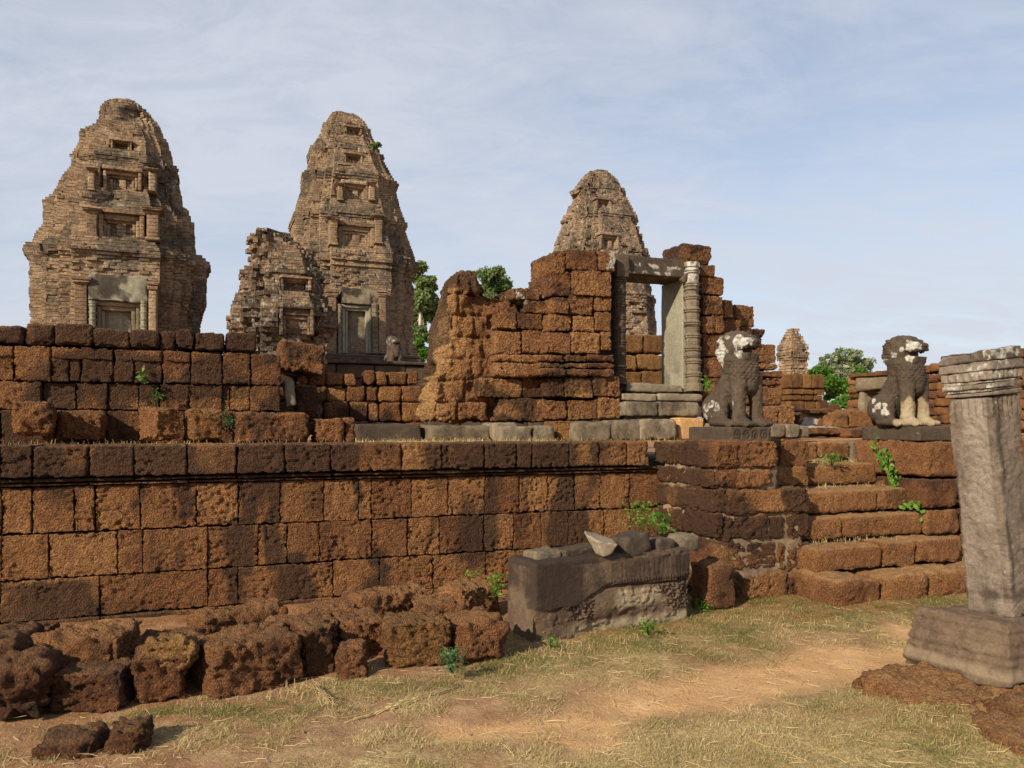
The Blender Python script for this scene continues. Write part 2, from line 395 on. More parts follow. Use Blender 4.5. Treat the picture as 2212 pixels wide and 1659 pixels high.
def m_leaf(name, cols, trans=.35):
    t = NT(name)
    f = t.math('ADD', t.math('MULTIPLY', t.attr('tint'), .8), t.math('MULTIPLY', t.noise(1.2, 3), .25))
    col = t.ramp(f, cols)
    t.L.new(col, t.b.inputs['Base Color']); t.b.inputs['Roughness'].default_value = .6
    tr = t.N.new('ShaderNodeBsdfTranslucent'); t.L.new(col, tr.inputs[0])
    mx = t.N.new('ShaderNodeMixShader'); mx.inputs[0].default_value = trans
    t.L.new(t.b.outputs[0], mx.inputs[1]); t.L.new(tr.outputs[0], mx.inputs[2]); t.L.new(mx.outputs[0], t.N['Material Output'].inputs[0])
m_leaf('leaf_tree', [(.1, (.09, .14, .042)), (.5, (.185, .255, .085)), (.9, (.32, .39, .16))], .45)
m_leaf('leaf_grey', [(.1, (.15, .19, .10)), (.5, (.26, .31, .165)), (.9, (.40, .44, .26))], .45)
m_leaf('leaf_bright', [(.1, (.05, .13, .014)), (.5, (.105, .23, .028)), (.9, (.21, .34, .06))], .45)
m_leaf('leaf_blue', [(.1, (.035, .085, .028)), (.5, (.07, .14, .05)), (.9, (.13, .22, .08))])
m_leaf('grass', [(.02, (.085, .13, .024)), (.22, (.20, .20, .055)), (.42, (.44, .335, .145)), (.95, (.76, .60, .33))], .3)
def m_plain(name, a, b, scale=6, rough=.9, bumpd=.01):
    t = NT(name); col = t.ramp(t.noise(scale, 6, .65), [(.3, a), (.7, b)])
    return t.done(col, t.bump(t.noise(scale*4, 5, .7), .5, bumpd), rough)
m_plain('bark', (.10, .075, .05), (.30, .25, .19), 5)
m_plain('bark_pale', (.34, .28, .20), (.52, .46, .36), 3)
m_plain('mortar', (.10, .065, .038), (.26, .185, .115), 7)
m_plain('wire', (.02, .02, .02), (.04, .04, .04))
m_plain('flower', (.40, .30, .62), (.55, .45, .75))
def m_ground():
    t = NT('ground')
    sand = t.ramp(t.noise(3.0, 6, .65), [(.3, (.47, .27, .118)), (.55, (.57, .345, .160)), (.75, (.64, .42, .215))])
    soil = t.ramp(t.noise(4.5, 7, .68), [(.3, (.22, .112, .054)), (.5, (.33, .19, .098)), (.7, (.44, .29, .16))])
    turf = t.ramp(t.math('ADD', t.math('MULTIPLY', t.noise(42, 5, .7), .6), t.math('MULTIPLY', t.noise(11, 5, .7), .4)), [(.38, (.17, .125, .048)), (.5, (.40, .295, .130)), (.62, (.60, .47, .235))])
    grn = t.ramp(t.noise(11, 5, .7), [(.3, (.10, .125, .022)), (.7, (.26, .25, .065))])
    gm = t.math('ADD', t.math('MULTIPLY', t.math('SUBTRACT', t.noise(2.6, 6, .68), .5), 4.0), t.attr('turf'), clamp=True)
    c = t.mix(gm, soil, turf)
    g2 = t.math('ADD', t.math('MULTIPLY', t.math('SUBTRACT', t.noise(3.2, 5, .65), .57), 4.0), t.attr('green'), clamp=True)
    c = t.mix(t.math('MULTIPLY', g2, .8), c, grn)
    sm = t.math('ADD', t.math('MULTIPLY', t.math('SUBTRACT', t.noise(5, 6, .7), .5), 1.6), t.attr('sand'), clamp=True)
    c = t.mix(sm, c, sand)
    red = t.math('MULTIPLY', t.attr('red'), t.ramp(t.noise(6, 5, .7), [(.35, .3), (.6, 1.0)]), clamp=True)
    c = t.mix(red, c, t.ramp(t.noise(25, 5, .7), [(.3, (.16, .058, .020)), (.7, (.36, .165, .062))]))
    spk = t.ramp(t.noise(95, 3, .8), [(.3, .66), (.62, 1.12)]); c = t.mix(1.0, c, spk, 'MULTIPLY')
    nb = t.bump(t.math('ADD', t.noise(45, 6, .75), t.math('MULTIPLY', t.noise(9, 5, .7), 1.4)), .8, .018)
    t.done(c, nb, .96)
m_ground()
def m_terrace():
    t = NT('terrace_soil')
    c = t.ramp(t.noise(3.5, 7, .68), [(.3, (.20, .085, .032)), (.5, (.34, .17, .065)), (.7, (.45, .29, .11))])
    t.done(c, t.bump(t.noise(30, 6, .75), .8, .02), .96)
m_terrace()

LATM, LATD, LATO, SST, SSD, SSP = (MATS[k] for k in ('laterite', 'laterite_dark', 'laterite_ochre', 'sandstone', 'sandstone_dark', 'sandstone_pale'))

random.seed(7)
# ------------------------------------------------------------------ ground
def path_mask(X, Y):
    pts = np.array([(4.6, 6.6), (3.4, 6.05), (2.75, 5.65), (1.8, 5.2), (1.0, 4.75), (0.35, 4.35), (-.3, 4.15)]); wd = [.40, .36, .28, .30, .28, .20, .10]
    d = np.full(X.shape, 9.0)
    for (a, b, wa, wb) in zip(pts[:-1], pts[1:], wd[:-1], wd[1:]):
        ab = b-a; t = np.clip(((X-a[0])*ab[0]+(Y-a[1])*ab[1])/(ab@ab), 0, 1)
        dd = np.hypot(X-a[0]-t*ab[0], Y-a[1]-t*ab[1])-(wa+(wb-wa)*t)
        d = np.minimum(d, dd)
    P = np.stack([X*2.2, Y*2.2, X*0], 1)
    return sst(.30, -.22, d+.35*(vn(P, 4)-.5))
def gz(X, Y):
    X = np.asarray(X, float).ravel(); Y = np.asarray(Y, float).ravel()
    P = np.stack([X, Y, X*0], 1)
    z = .05*(fbm(P*1.1, 3, 21)-.5)+.022*(fbm(P*7, 3, 22)-.5)
    z = z-.03*path_mask(X, Y)
    n = -SA*X+CA*Y; w = CA*X+SA*Y
    z = z+.02*sst(5.0, 5.9, n)*sst(4.6, 5.2, w)                       # soil banked up under the stair
    z = z+.11*np.exp(-(((X-2.75)/.75)**2+((Y-4.35)/.55)**2))           # mound that carries the pillar
    z = z+.10*sst(5.3, 6.6, n)*sst(1.2, -.5, X)                       # rubble heap soil
    return z
def build_ground():
    xs = np.concatenate([[-400, -120, -40, -15], np.arange(-6, 7.01, .035), [15, 40, 120, 400]])
    ys = np.concatenate([[-200, -60, -15, -4, 0, 1.2], np.arange(2.2, 9.0, .035), [14, 40, 120, 400, 900]])
    X, Y = np.meshgrid(xs, ys, indexing='ij'); nx, ny = len(xs), len(ys)
    Xr, Yr = X.ravel(), Y.ravel(); n = -SA*Xr+CA*Yr; w = CA*Xr+SA*Yr
    Z = gz(Xr, Yr)
    i, j = np.meshgrid(np.arange(nx-1), np.arange(ny-1), indexing='ij'); i = i.ravel(); j = j.ravel()
    Q = np.stack([i*ny+j, (i+1)*ny+j, (i+1)*ny+j+1, i*ny+j+1], 1)
    P = np.stack([Xr, Yr, Xr*0], 1)
    pm = path_mask(Xr, Yr)
    sand = pm*1.5-.45
    sand += .55*np.exp(-(((Xr-.2)/.75)**2+((Yr-4.0)/.28)**2))
    green = .62*sst(5.1, 6.0, n)*sst(2.8, 3.6, w)*(1-pm)+.60*sst(1.4, 2.6, Xr)*sst(4.4, 3.5, Yr)-.45*sst(4.6, 3.9, w)
    green += .38*np.exp(-((n-4.75-.1*w)/.35)**2)
    turf = -.45+.95*sst(4.5, 3.7, Yr)*sst(-2.4, -.6, Xr)+1.1*sst(1.2, 2.4, w)*sst(6.2, 5.2, Yr)*(1-pm)+.9*sst(4.6, 5.2, n)*sst(2.2, 3.0, w)
    red = .95*sst(5.0, 5.6, n+.4*(fbm(P*3, 2, 5)-.5))*(1-.45*sst(3.2, 4.6, w))+.75*sst(5.0, 5.25, n)*sst(4.3, 4.8, w)+1.1*np.exp(-(((Xr-2.9)/.85)**2+((Yr-4.3)/.5)**2)**1.5)+.6*sst(-1.0, -2.6, Xr)
    mb = MB().add(np.stack([Xr, Yr, Z], 1), Q, sand=sand, green=green, turf=turf, red=np.clip(red, 0, 1))
    o = mb.build('ground', MATS['ground']); tag(o, kind='structure')
build_ground()

def sheet(name, pts, z, mat, step=None):
    """a flat structure sheet in temple coordinates (w0, w1, n0, n1) with slight unevenness"""
    w0, w1, n0, n1 = pts
    ws = np.linspace(w0, w1, int((w1-w0)/step)+2); ns = np.concatenate([np.arange(n0, n0+6, step), np.linspace(n0+6, n1, 30)])
    A, B = np.meshgrid(ws, ns, indexing='ij'); a = A.ravel(); b = B.ravel()
    X, Y = CA*a-SA*b, SA*a+CA*b
    P = np.stack([X, Y, X*0], 1)
    i, j = np.meshgrid(np.arange(len(ws)-1), np.arange(len(ns)-1), indexing='ij'); i = i.ravel(); j = j.ravel(); m = len(ns)
    Q = np.stack([i*m+j, (i+1)*m+j, (i+1)*m+j+1, i*m+j+1], 1)
    Z = z+.05*(fbm(P*1.6, 4, 33)-.5)
    o = MB().add(np.stack([X, Y, Z], 1), Q).build(name, mat); tag(o, kind='structure'); return o
sheet('terrace_ground', (-6, 26, 7.35, 70), 1.47, MATS['terrace_soil'], .12)

# ------------------------------------------------------------------ block walls
def grow_stain(mb, fn):
    V = np.concatenate(mb.V); w, n = wn_of(V[:, 0], V[:, 1])
    st, li = fn(w, n, V[:, 2], V)
    mb.A['stain'] = [np.concatenate(mb.A['stain'])+st]; mb.A['lichen'] = [np.concatenate(mb.A['lichen'])+li]
    mb.V = [V]; return mb
def course(mb, n, xs, z0, z1, depth=.4, jn=.007, jz=.003, gap=.007, vary=None, **kw):
    ws = [on_n(n, x, 1000)[0] for x in xs]
    for i in range(len(ws)-1):
        k = dict(kw)
        if vary: k.update(vary(i))
        dn = rnd(-jn, jn); dt = rnd(-jz, jz)
        top = k.pop('dtop', 0)
        mb.merge(wnz_block(ws[i], ws[i+1], n+dn, n+depth, z0+rnd(-.002, .002), z1+dt+top, gap=gap+rnd(-.001, .004), rj=.006, **k))
NW = 7.05
def wall_stain(w, n, z, V):
    P = np.stack([w*3.0, z*.55, n*.3], 1)
    streak = sst(.54, .74, fbm(P, 3, 40))
    st = .70*streak*sst(.1, .5, z)
    for (x, y0, y1, wd, a) in ((535, 1040, 1240, .06, .75), (590, 1035, 1225, .05, .8), (395, 1035, 1115, .05, .6), (1215, 1030, 1190, .045, .8), (770, 1035, 1110, .05, .5), (640, 1200, 1310, .09, .8), (300, 1035, 1100, .04, .4), (1060, 1120, 1190, .05, .4), (930, 1110, 1180, .04, .35), (398, 962, 1120, .055, .8), (520, 1125, 1230, .085, .95), (592, 1120, 1220, .05, .9), (590, 1045, 1120, .05, .7), (640, 1230, 1300, .10, .8), (500, 1230, 1300, .08, .6), (1222, 1045, 1100, .05, .85), (1215, 1105, 1180, .05, .6), (820, 1190, 1290, .10, .5), (110, 1262, 1345, .35, .55), (30, 1040, 1060, .4, .3), (330, 1140, 1250, .06, .2), (955, 1100, 1150, .06, .3)):
        wc, za = on_n(NW, x, y0); _, zb = on_n(NW, x, y1)
        wob = .04*(2*vn(np.stack([w*0, z*9, w*0+x], 1), 8)-1)
        st = np.maximum(st, 1.25*a*np.exp(-((w-wc+wob)/(wd*(.8+.8*vn(np.stack([w*0, z*6, w*0+x+7], 1), 18))))**2)*sst(zb-.06, zb+.05, z)*sst(za+.06, za-.03, z))
    cop = sst(1.19, 1.215, z)*(.56*sst(.24, .50, fbm(np.stack([w*2.2, z*.8, n*0], 1), 2, 44))+.14)
    cop *= 1-.85*np.exp(-((w-on_n(NW, 900, 990)[0])/.20)**2)*(z < 1.5)
    st = np.maximum(st, cop)
    st = np.maximum(st, .42*sst(.17, .10, z)*sst(.3, .6, fbm(np.stack([w*3, z*5, w*0], 1), 2, 45)))
    return st, 0*st
RW = thing('retaining_wall', (*WN(1.5, NW), 0), 'long terrace retaining wall of rust brown laterite blocks with a dark overhanging coping', 'wall')
XR = 1432
a = MB(); kw = dict(res=.0118, r=.007, rough=.010, pits=.014, warp=.007, chip=.5, gap=.003, skip=('+y', '-z'))
course(a, NW, (-620, -470, -330, -210, -90, 2, 70, 160, 205, 303, 425, 515, 605, 700, 775, 803, 890, 968, 1048, 1122, 1182, 1242, 1297, 1360, XR), .812, 1.185, **kw)
course(a, NW, (-620, -470, -330, -210, -100, 3, 105, 255, 308, 448, 558, 620, 690, 803, 880, 950, 1045, 1110, 1170, 1228, 1305, 1362, XR), .450, .806, **kw)
course(a, NW, (-620, -470, -330, -210, -120, 0, 215, 450, 515, 720, 820, 935, 1050, 1150, 1260, 1350, XR), .126, .446, **kw)
grow_stain(a, wall_stain).build('wall_face', LATM, RW)
a = MB()
course(a, NW-.10, (-620, -470, -330, -210, -90, 0, 70, 192, 290, 405, 512, 615, 715, 868, 955, 1047, 1118, 1150, 1230, 1295, 1355, 1403), 1.255, 1.515, depth=.62, vary=lambda i: dict(r=.022), **{k: v for k, v in kw.items() if k != 'r'})
course(a, NW-.055, (-620, -470, -330, -210, -90, 70, 290, 512, 715, 868, 1047, 1150, 1300, 1420), 1.218, 1.25, jn=.004, jz=.002, depth=.3, res=.016, r=.012, rough=.006, pits=.004, warp=.006, skip=('+y',))
course(a, NW-.03, (-620, -470, -330, -210, -90, 192, 405, 615, 868, 1150, 1300, 1420), 1.19, 1.213, jn=.004, jz=.002, depth=.3, res=.016, r=.010, rough=.006, pits=.004, warp=.006, skip=('+y',))
grow_stain(a, wall_stain).build('coping', LATM, RW)
a = MB()
course(a, NW-.05, (-620, -470, -330, -210, -140, 215, 450, 720, 935, 1105, 1300, XR), .075, .122, depth=.4, **kw)
course(a, NW-.11, (-620, -470, -330, -210, -140, 130, 330, 560, 800, 1000, 1200, XR), -.12, .07, depth=.4, **kw)
grow_stain(a, wall_stain).build('plinth', LATM, RW)

# ------------------------------------------------------------------ stair flanks and steps
def blk_px(n, x0, x1, y0, y1, depth, **kw):
    """block whose front face lies on plane n and fills the pixel box"""
    wa, _ = on_n(n, x0, y1); wb, _ = on_n(n, x1, y1)
    _, za = on_n(n, (x0+x1)/2, y1); _, zb = on_n(n, (x0+x1)/2, y0)
    kw.setdefault('rj', .012)
    return wnz_block(wa, wb, n, n+depth, za, zb, **kw)
def flank_stain(w, n, z, V):
    f = fbm(V*np.array([2.1, 2.1, 2.8]), 3, 51)
    return .06+.56*sst(.44, .62, f)+.14*sst(5.0, 4.4, w), .12*sst(.55, .7, fbm(V*9, 2, 53))
FL = thing('stair_flank', (*WN(5.0, 6.5), 0), 'left stair flank of rough rounded laterite blocks carrying the brown lion', 'stair flank')
a = MB(); fk = dict(res=.015, r=.024, rough=.020, pits=.018, warp=.018, chip=1.3, skip=('+y',))
NF = 5.99
for row in (((1549, 1564, 952, 1010), (1566, 1684, 950, 1012), (1686, 1749, 949, 1011, 6.5)),
            ((1550, 1588, 1016, 1050), (1590, 1672, 1014, 1053), (1674, 1749, 1008, 1051, 6.45)),
            ((1550, 1572, 1054, 1108), (1574, 1750, 1055, 1110)),
            ((1547, 1563, 1108, 1165), (1564, 1662, 1113, 1168), (1664, 1697, 1112, 1166), (1700, 1752, 1107, 1166)),
            ((1545, 1679, 1173, 1231), (1681, 1697, 1172, 1232), (1700, 1759, 1170, 1234)),
            ((1548, 1703, 1240, 1305), (1705, 1749, 1240, 1300))):
    for b in row: a.merge(blk_px((b[4] if len(b) > 4 else NF)+rnd(-.02, .02), *b[:4], .55, **fk))
wl = on_n(NF, 1546, 1000)[0]
def side_block(w, n0, n1, z0, z1, depth=.5, **kw): return wnz_block(w, w+depth, n0, n1, z0, z1, **kw)
sk = dict(res=.018, r=.026, rough=.020, pits=.016, warp=.018, chip=1.3, skip=('+x',))
for z0, z1, ns in ((1.27, 1.515, (6.25, 6.75, 7.1)), (1.08, 1.265, (6.2, 6.55, 7.1)), (.84, 1.075, (6.2, 6.62, 7.1)), (.60, .835, (6.25, 6.6, 7.1)), (.29, .595, (6.2, 6.7, 7.1)), (-.1, .285, (6.25, 6.65, 7.1))):
    for q in range(len(ns)-1): a.merge(side_block(wl+rnd(-.02, .03), ns[q], ns[q+1], z0, z1, stain=.10, **sk))
a.merge(side_block(wl-.02, 5.97, 6.28, 1.27, 1.515, depth=.3, stain=.1, **sk))
for z0, z1 in ((1.08, 1.265), (.84, 1.075), (.60, .835), (.29, .595), (-.1, .285)): a.merge(side_block(wl+rnd(-.02, .02), 6.0, 6.26, z0, z1, depth=.3, stain=.08, **sk))
for z0, z1, n0 in ((1.27, 1.515, 6.5), (.84, 1.26, 6.5), (.3, .83, 6.5)): a.merge(wnz_block(wl+.3, 5.53, n0, 7.3, z0, z1, res=.05, r=.04))
grow_stain(a, flank_stain).build('block_courses', LATM, FL)
# mortar core between the rough blocks
a = MB(); a.merge(wnz_block(wl+.05, 5.50, NF+.03, 7.0, -.1, 1.03, res=.03, r=.05, rough=.02, pits=.01)); a.merge(wnz_block(wl+.05, 5.22, NF+.035, 7.0, 1.0, 1.46, res=.03, r=.05, rough=.02, pits=.01)); a.merge(wnz_block(5.2, 5.52, 6.55, 7.2, 1.0, 1.46, res=.03, r=.05)); a.build('mortar_core', MATS['mortar'], FL)
FR = thing('stair_flank', (*WN(7.6, 6.5), 0), 'right stair flank of laterite behind the leaning pillar, a climbing vine on its side', 'stair flank')
a = MB(); W2 = 7.12
rk = dict(res=.02, r=.04, rough=.018, pits=.012, warp=.025)
for z0, z1, ns in ((1.12, 1.515, (5.98, 6.98)), (.78, 1.11, (5.99, 6.55, 7.1)), (.50, .775, (5.98, 6.4, 7.1)), (.20, .495, (5.99, 6.5, 7.1)), (-.1, .195, (6.0, 6.6, 7.1))):
    for q in range(len(ns)-1): a.merge(side_block(W2+rnd(-.015, .02), ns[q], ns[q+1], z0, z1, depth=.55, **rk))
    a.merge(wnz_block(W2+.55, W2+1.15, 5.99+rnd(-.02, .02), 7.1, z0, z1, **rk))
grow_stain(a, lambda w, n, z, V: (.48*sst(.36, .55, fbm(V*2.4, 3, 52))*sst(1.14, 1.10, z)*sst(.45, .52, z), 0*z)).build('block_courses', LATM, FR)
a = MB(); a.merge(side_block(W2-.01, 6.98, 7.35, 1.13, 1.5, depth=.5, res=.03, r=.03)); a.merge(side_block(W2-.02, 6.85, 7.2, 1.0, 1.12, depth=.4, res=.03, r=.03)); a.build('corner_stone', SST, FR)

ST = thing('stair', (*WN(6.4, 6.0), 0), 'worn laterite stair climbing between the two lion flanks', 'stair')
tk = dict(res=.018, r=.04, rough=.014, pits=.010, warp=.022, skip=('-z', '+y'))
for k, (z0, z1, n0, ws, dp) in enumerate(((1.27, 1.50, 7.02, (5.45, 6.1, 6.62, 7.14), .5), (1.01, 1.25, 6.64, (5.30, 7.14), .6), (.76, 1.00, 6.20, (5.45, 6.66, 7.14), .6), (.51, .75, 6.04, (5.45, 6.05, 7.14), .6), (.24, .50, 5.76, (5.42, 6.30, 6.75, 7.35), .6), (-.05, .25, 5.42, (5.36, 5.95, 6.5, 7.0, 7.45, 8.1), .7))):
    a = MB()
    for q in range(len(ws)-1):
        kk = dict(tk); kk['dust'] = .95
        if k == 5: kk.update(r=.08, warp=.05)
        a.merge(wnz_block(ws[q], ws[q+1], n0+rnd(-.02, .03), n0+dp, z0, z1+rnd(-.02, .012), rj=.015, tint=rnd(.55, .9), **kk))
    grow_stain(a, lambda w, n, z, V: (.25*sst(.55, .7, fbm(V*2.2, 3, 57)), 0*z)).build('step', LATM, ST)

# wall that goes on to the right of the stair
RW2 = thing('retaining_wall', (*WN(10, NW), 0), 'right end of the terrace wall past the stair, mostly hidden by the leaning pillar', 'wall')
a = MB()
for z0, z1 in ((1.1, 1.515), (.75, 1.095), (.4, .745), (-.1, .395)):
    w0 = 8.3
    while w0 < 12:
        w1 = w0+rnd(.4, .8); a.merge(wnz_block(w0, w1, NW, NW+.4, z0, z1, res=.035, r=.02, skip=('+y',))); w0 = w1
a.build('wall_face', LATM, RW2)

random.seed(11)
# ------------------------------------------------------------------ enclosure wall on the terrace (left)
NE = 10.0
def enc_stain(w, n, z, V):
    top = sst(2.56, 2.60, z)*(.25+.55*sst(.30, .5, fbm(V*2.2, 3, 61))+.22)
    st = np.maximum(top, .17+.34*sst(.42, .60, fbm(V*np.array([1.4, 1.4, 1.8]), 3, 62)))
    return st, .25*sst(2.65, 2.8, z)*sst(.66, .74, fbm(V*5, 3, 63))
EW = thing('enclosure_wall', (*WN(1.0, NE), 1.5), 'weathered laterite wall topped by blackened coping blocks, behind the terrace edge', 'wall')
a = MB(); ek = dict(res=.02, r=.014, rough=.018, pits=.016, warp=.014, chip=.8, gap=.006, skip=('+y',))
tops = [.0, .02, .0, .01, .0, .0, .02, .04, .0, .01, .0, .02, .015, .03, .0]
course(a, NE-.03, (-520, -410, -300, -215, -130, -40, 52, 118, 200, 280, 345, 380, 420, 487, 556), 2.585, 2.80, depth=.6, jn=.025, jz=.012, vary=lambda i: dict(r=.035, warp=.03, dtop=tops[i]), **{k: v for k, v in ek.items() if k != 'r'})
grow_stain(a, enc_stain).build('coping', MATS['laterite_mid'], EW)
a = MB()
course(a, NE, (-520, -410, -300, -215, -130, 30, 110, 150, 175, 245, 290, 351, 413, 480, 541, 606), 2.18, 2.578, depth=.55, jn=.02, **ek)
course(a, NE+.02, (-520, -410, -300, -215, -130, -10, 90, 165, 232, 300, 345, 408, 480, 496, 541, 606), 1.86, 2.175, depth=.55, jn=.03, **ek)
course(a, NE-.02, (-520, -410, -300, -215, -130, 0, 120, 230, 305, 400, 470, 560, 640), 1.42, 1.855, depth=.55, jn=.03, **ek)
grow_stain(a, enc_stain).build('wall_face', MATS['laterite_mid'], EW)
a = MB()
course(a, NE-.022, (-520, -410, -300, -215, -130, 30, 110, 245, 351, 413, 480), 2.43, 2.565, depth=.1, jn=.006, res=.03, r=.02, rough=.01, pits=.01, skip=('+y',))
grow_stain(a, enc_stain).build('moulding', MATS['laterite_mid'], EW)

# low wall between the enclosure wall and the gateway
LW = thing('low_wall', (*WN(2.4, 11.2), 1.5), 'low broken laterite wall half in shadow between the dark wall and the gateway', 'wall')
a = MB()
for y0, y1, xs in ((806, 832, (596, 640, 668, 705, 743, 770)), (834, 868, (596, 650, 705, 748, 790, 818, 868, 915)), (869, 911, (596, 660, 700, 755, 795, 820, 868, 918)), (912, 940, (596, 690, 800, 920)), (800, 832, (790, 812, 838, 880, 905))):
    for q in range(len(xs)-1): a.merge(blk_px(11.2+rnd(-.03, .03), xs[q], xs[q+1], y0+rnd(-2, 3), y1, .5, res=.035, r=.035, rough=.02, pits=.012, warp=.03, skip=('+y',)))
grow_stain(a, lambda w, n, z, V: (.55*sst(.45, .62, fbm(V*1.8, 3, 65))+.3*(w < 1.6), 0*z)).build('block_courses', MATS['laterite_mid'], LW)  # left part darkened in colour for the shadow lying on it

def loose(name, box, mat, label, cat, n=None, depth=.35, grp=None, rz=0., rx=0., ry=0., sc=1., **kw):
    """a loose stone: its front face fills the pixel box on plane n"""
    x0, x1, y0, y1 = box
    wa, _ = on_n(n, x0, y1); wb, _ = on_n(n, x1, y1); wm, za = on_n(n, (x0+x1)/2, y1); _, zb = on_n(n, (x0+x1)/2, y0)
    X, Y = WN(wm, n+depth/2)
    kw.setdefault('res', .02); kw.setdefault('r', .035); kw.setdefault('rough', .032); kw.setdefault('pits', .024); kw.setdefault('warp', .035); kw.setdefault('chip', 1.4)
    st = kw.pop('stainf', None)
    mb = block(((wb-wa)*sc, depth, zb-za), mat4((X, Y, (za+zb)/2), ROT_T+rz, rx, ry), **kw)
    if st is not None: grow_stain(mb, lambda w, n, z, V: (st*sst(.42, .6, fbm(V*2.5, 3, 71)), 0*z))
    o = mb.build(name, mat, origin=(X, Y, za))
    return tag(o, label, cat, grp)
UG = 'fallen laterite blocks along the terrace edge'
loose('laterite_block', (602, 704, 738, 802), MATS['laterite_mid'], 'large tilted laterite block on the low wall beside the brick ruin', 'stone block', n=11.0, depth=.6, grp=UG, ry=.12, stainf=.5)
loose('laterite_block', (640, 688, 830, 897), LATD, 'dark purple laterite block standing beside a thin grey slab on the upper wall', 'stone block', n=10.3, depth=.4, grp=UG, tint=.3)
loose('stone_slab', (616, 638, 822, 878), SST, 'thin grey sandstone slab leaning between two laterite blocks on the upper wall', 'stone slab', n=10.1, depth=.15, ry=-.08, r=.02, pits=0, rough=.008)
loose('laterite_block', (18, 106, 868, 938), MATS['laterite_mid'], 'round-holed laterite block jutting out near the left end of the terrace', 'stone block', n=9.25, depth=.7, grp=UG, rz=.15, stainf=.5)
loose('laterite_block', (128, 222, 890, 952), MATS['laterite_mid'], 'shaded squarish laterite block low on the terrace beside the jutting holed block', 'stone block', n=9.62, depth=.4, grp=UG, stainf=.45)
loose('laterite_block', (304, 382, 879, 952), MATS['laterite_mid'], 'squat laterite block with a pale sunlit side on the terrace edge', 'stone block', n=9.2, depth=.5, grp=UG, rz=.42, sc=.8, tint=.75, lichen=.03)
loose('laterite_block', (404, 477, 886, 952), LATO, 'brown laterite block with a diagonal groove on the terrace edge', 'stone block', n=9.2, depth=.45, grp=UG, rz=.12, tint=.2)
loose('laterite_block', (512, 668, 892, 956), MATS['laterite_mid'], 'long dark laterite block lying on the terrace below the dark wall end', 'stone block', n=9.15, depth=.5, grp=UG, stainf=.4, tint=.3)
loose('laterite_block', (683, 746, 903, 957), MATS['laterite_mid'], 'rectangular laterite block on the terrace just right of the long dark one', 'stone block', n=9.1, depth=.5, grp=UG, tint=.4)
loose('laterite_block', (747, 768, 903, 957), MATS['laterite_mid'], 'narrow laterite block at the end of the row on the terrace edge', 'stone block', n=9.15, depth=.5, grp=UG, tint=.35, stainf=.5)
loose('stone_ledge', (772, 912, 916, 956), SSD, 'dark flat sandstone ledge in dry grass on the terrace', 'stone block', n=9.9, depth=.9, r=.02, pits=0, rough=.008, warp=.01)

# ------------------------------------------------------------------ gateway
GW = thing('gateway', (*WN(6.3, 9.8), 1.5), 'ruined laterite gateway with a standing sandstone door frame', 'gateway')
def gate_stain(w, n, z, V):
    f = fbm(V*np.array([1.5, 1.5, 2.0]), 4, 81)
    st = .5*sst(.50, .66, f)*(w < 5.2)+.35*sst(.55, .7, f)*(w >= 5.2)
    st = st+.28*sst(3.95, 4.15, z)+.35*sst(2.95, 3.3, z)*(w < 4.3)*sst(.35, .55, fbm(V*2, 2, 82))
    li = .55*sst(.5, .62, fbm(V*6, 3, 83))*sst(3.35, 3.4, z)*(w > 4.0)*(w < 4.45)*(z < 3.75)+.75*sst(.42, .55, fbm(V*6, 3, 84))*(z > 3.9)*(w > 5.28)*(w < 5.75)
    return st, li
gk = dict(res=.02, r=.016, rough=.018, pits=.018, warp=.022, chip=1.0, gap=.006, skip=('+y',))
a = MB()
for b in ((1196, 1223, 541, 592), (1223, 1289, 539, 582), (1290, 1331, 541, 586), (1190, 1235, 586, 640), (1236, 1323, 583, 639), (1196, 1229, 642, 676), (1230, 1282, 637, 680), (1283, 1321, 641, 672),
          (1186, 1236, 678, 715), (1237, 1285, 681, 717), (1286, 1321, 673, 715), (1182, 1235, 717, 764), (1236, 1299, 718, 764), (1300, 1321, 716, 758),
          (1221, 1282, 815, 859), (1283, 1340, 811, 857), (1227, 1293, 863, 908), (1294, 1342, 859, 906), (1184, 1226, 865, 906), (1184, 1220, 816, 858)):
    a.merge(blk_px(9.72+rnd(-.03, .03), *b, .85, **gk))
for b in ((1166, 1221), (1222, 1270), (1269, 1328)):
    a.merge(blk_px(9.70, *b, 765, 782, .7, **{**gk, 'r': .06})); a.merge(blk_px(9.68, *b, 784, 796, .7, **{**gk, 'r': .05})); a.merge(blk_px(9.64, b[0], b[1]+2, 796, 813, .7, **{**gk, 'r': .06}))
for b in ((1075, 1165),):
    a.merge(blk_px(9.86, *b, 765, 781, .9, **{**gk, 'r': .06})); a.merge(blk_px(9.84, *b, 783, 814, .9, **{**gk, 'r': .06}))
for b in ((1128, 1172, 713, 764), (1118, 1172, 678, 711), (1070, 1126, 715, 765), (1035, 1128, 817, 860), (1130, 1183, 816, 859), (1078, 1183, 861, 911), (1108, 1166, 622, 648), (1136, 1192, 648, 677), (1072, 1118, 660, 712), (1172, 1190, 680, 764)):
    a.merge(blk_px((9.98 if b[0] < 1170 else 10.15)+rnd(-.03, .03), *b, 1.0, **gk))
grow_stain(a, gate_stain).build('door_pier', MATS['laterite_warm'], GW)
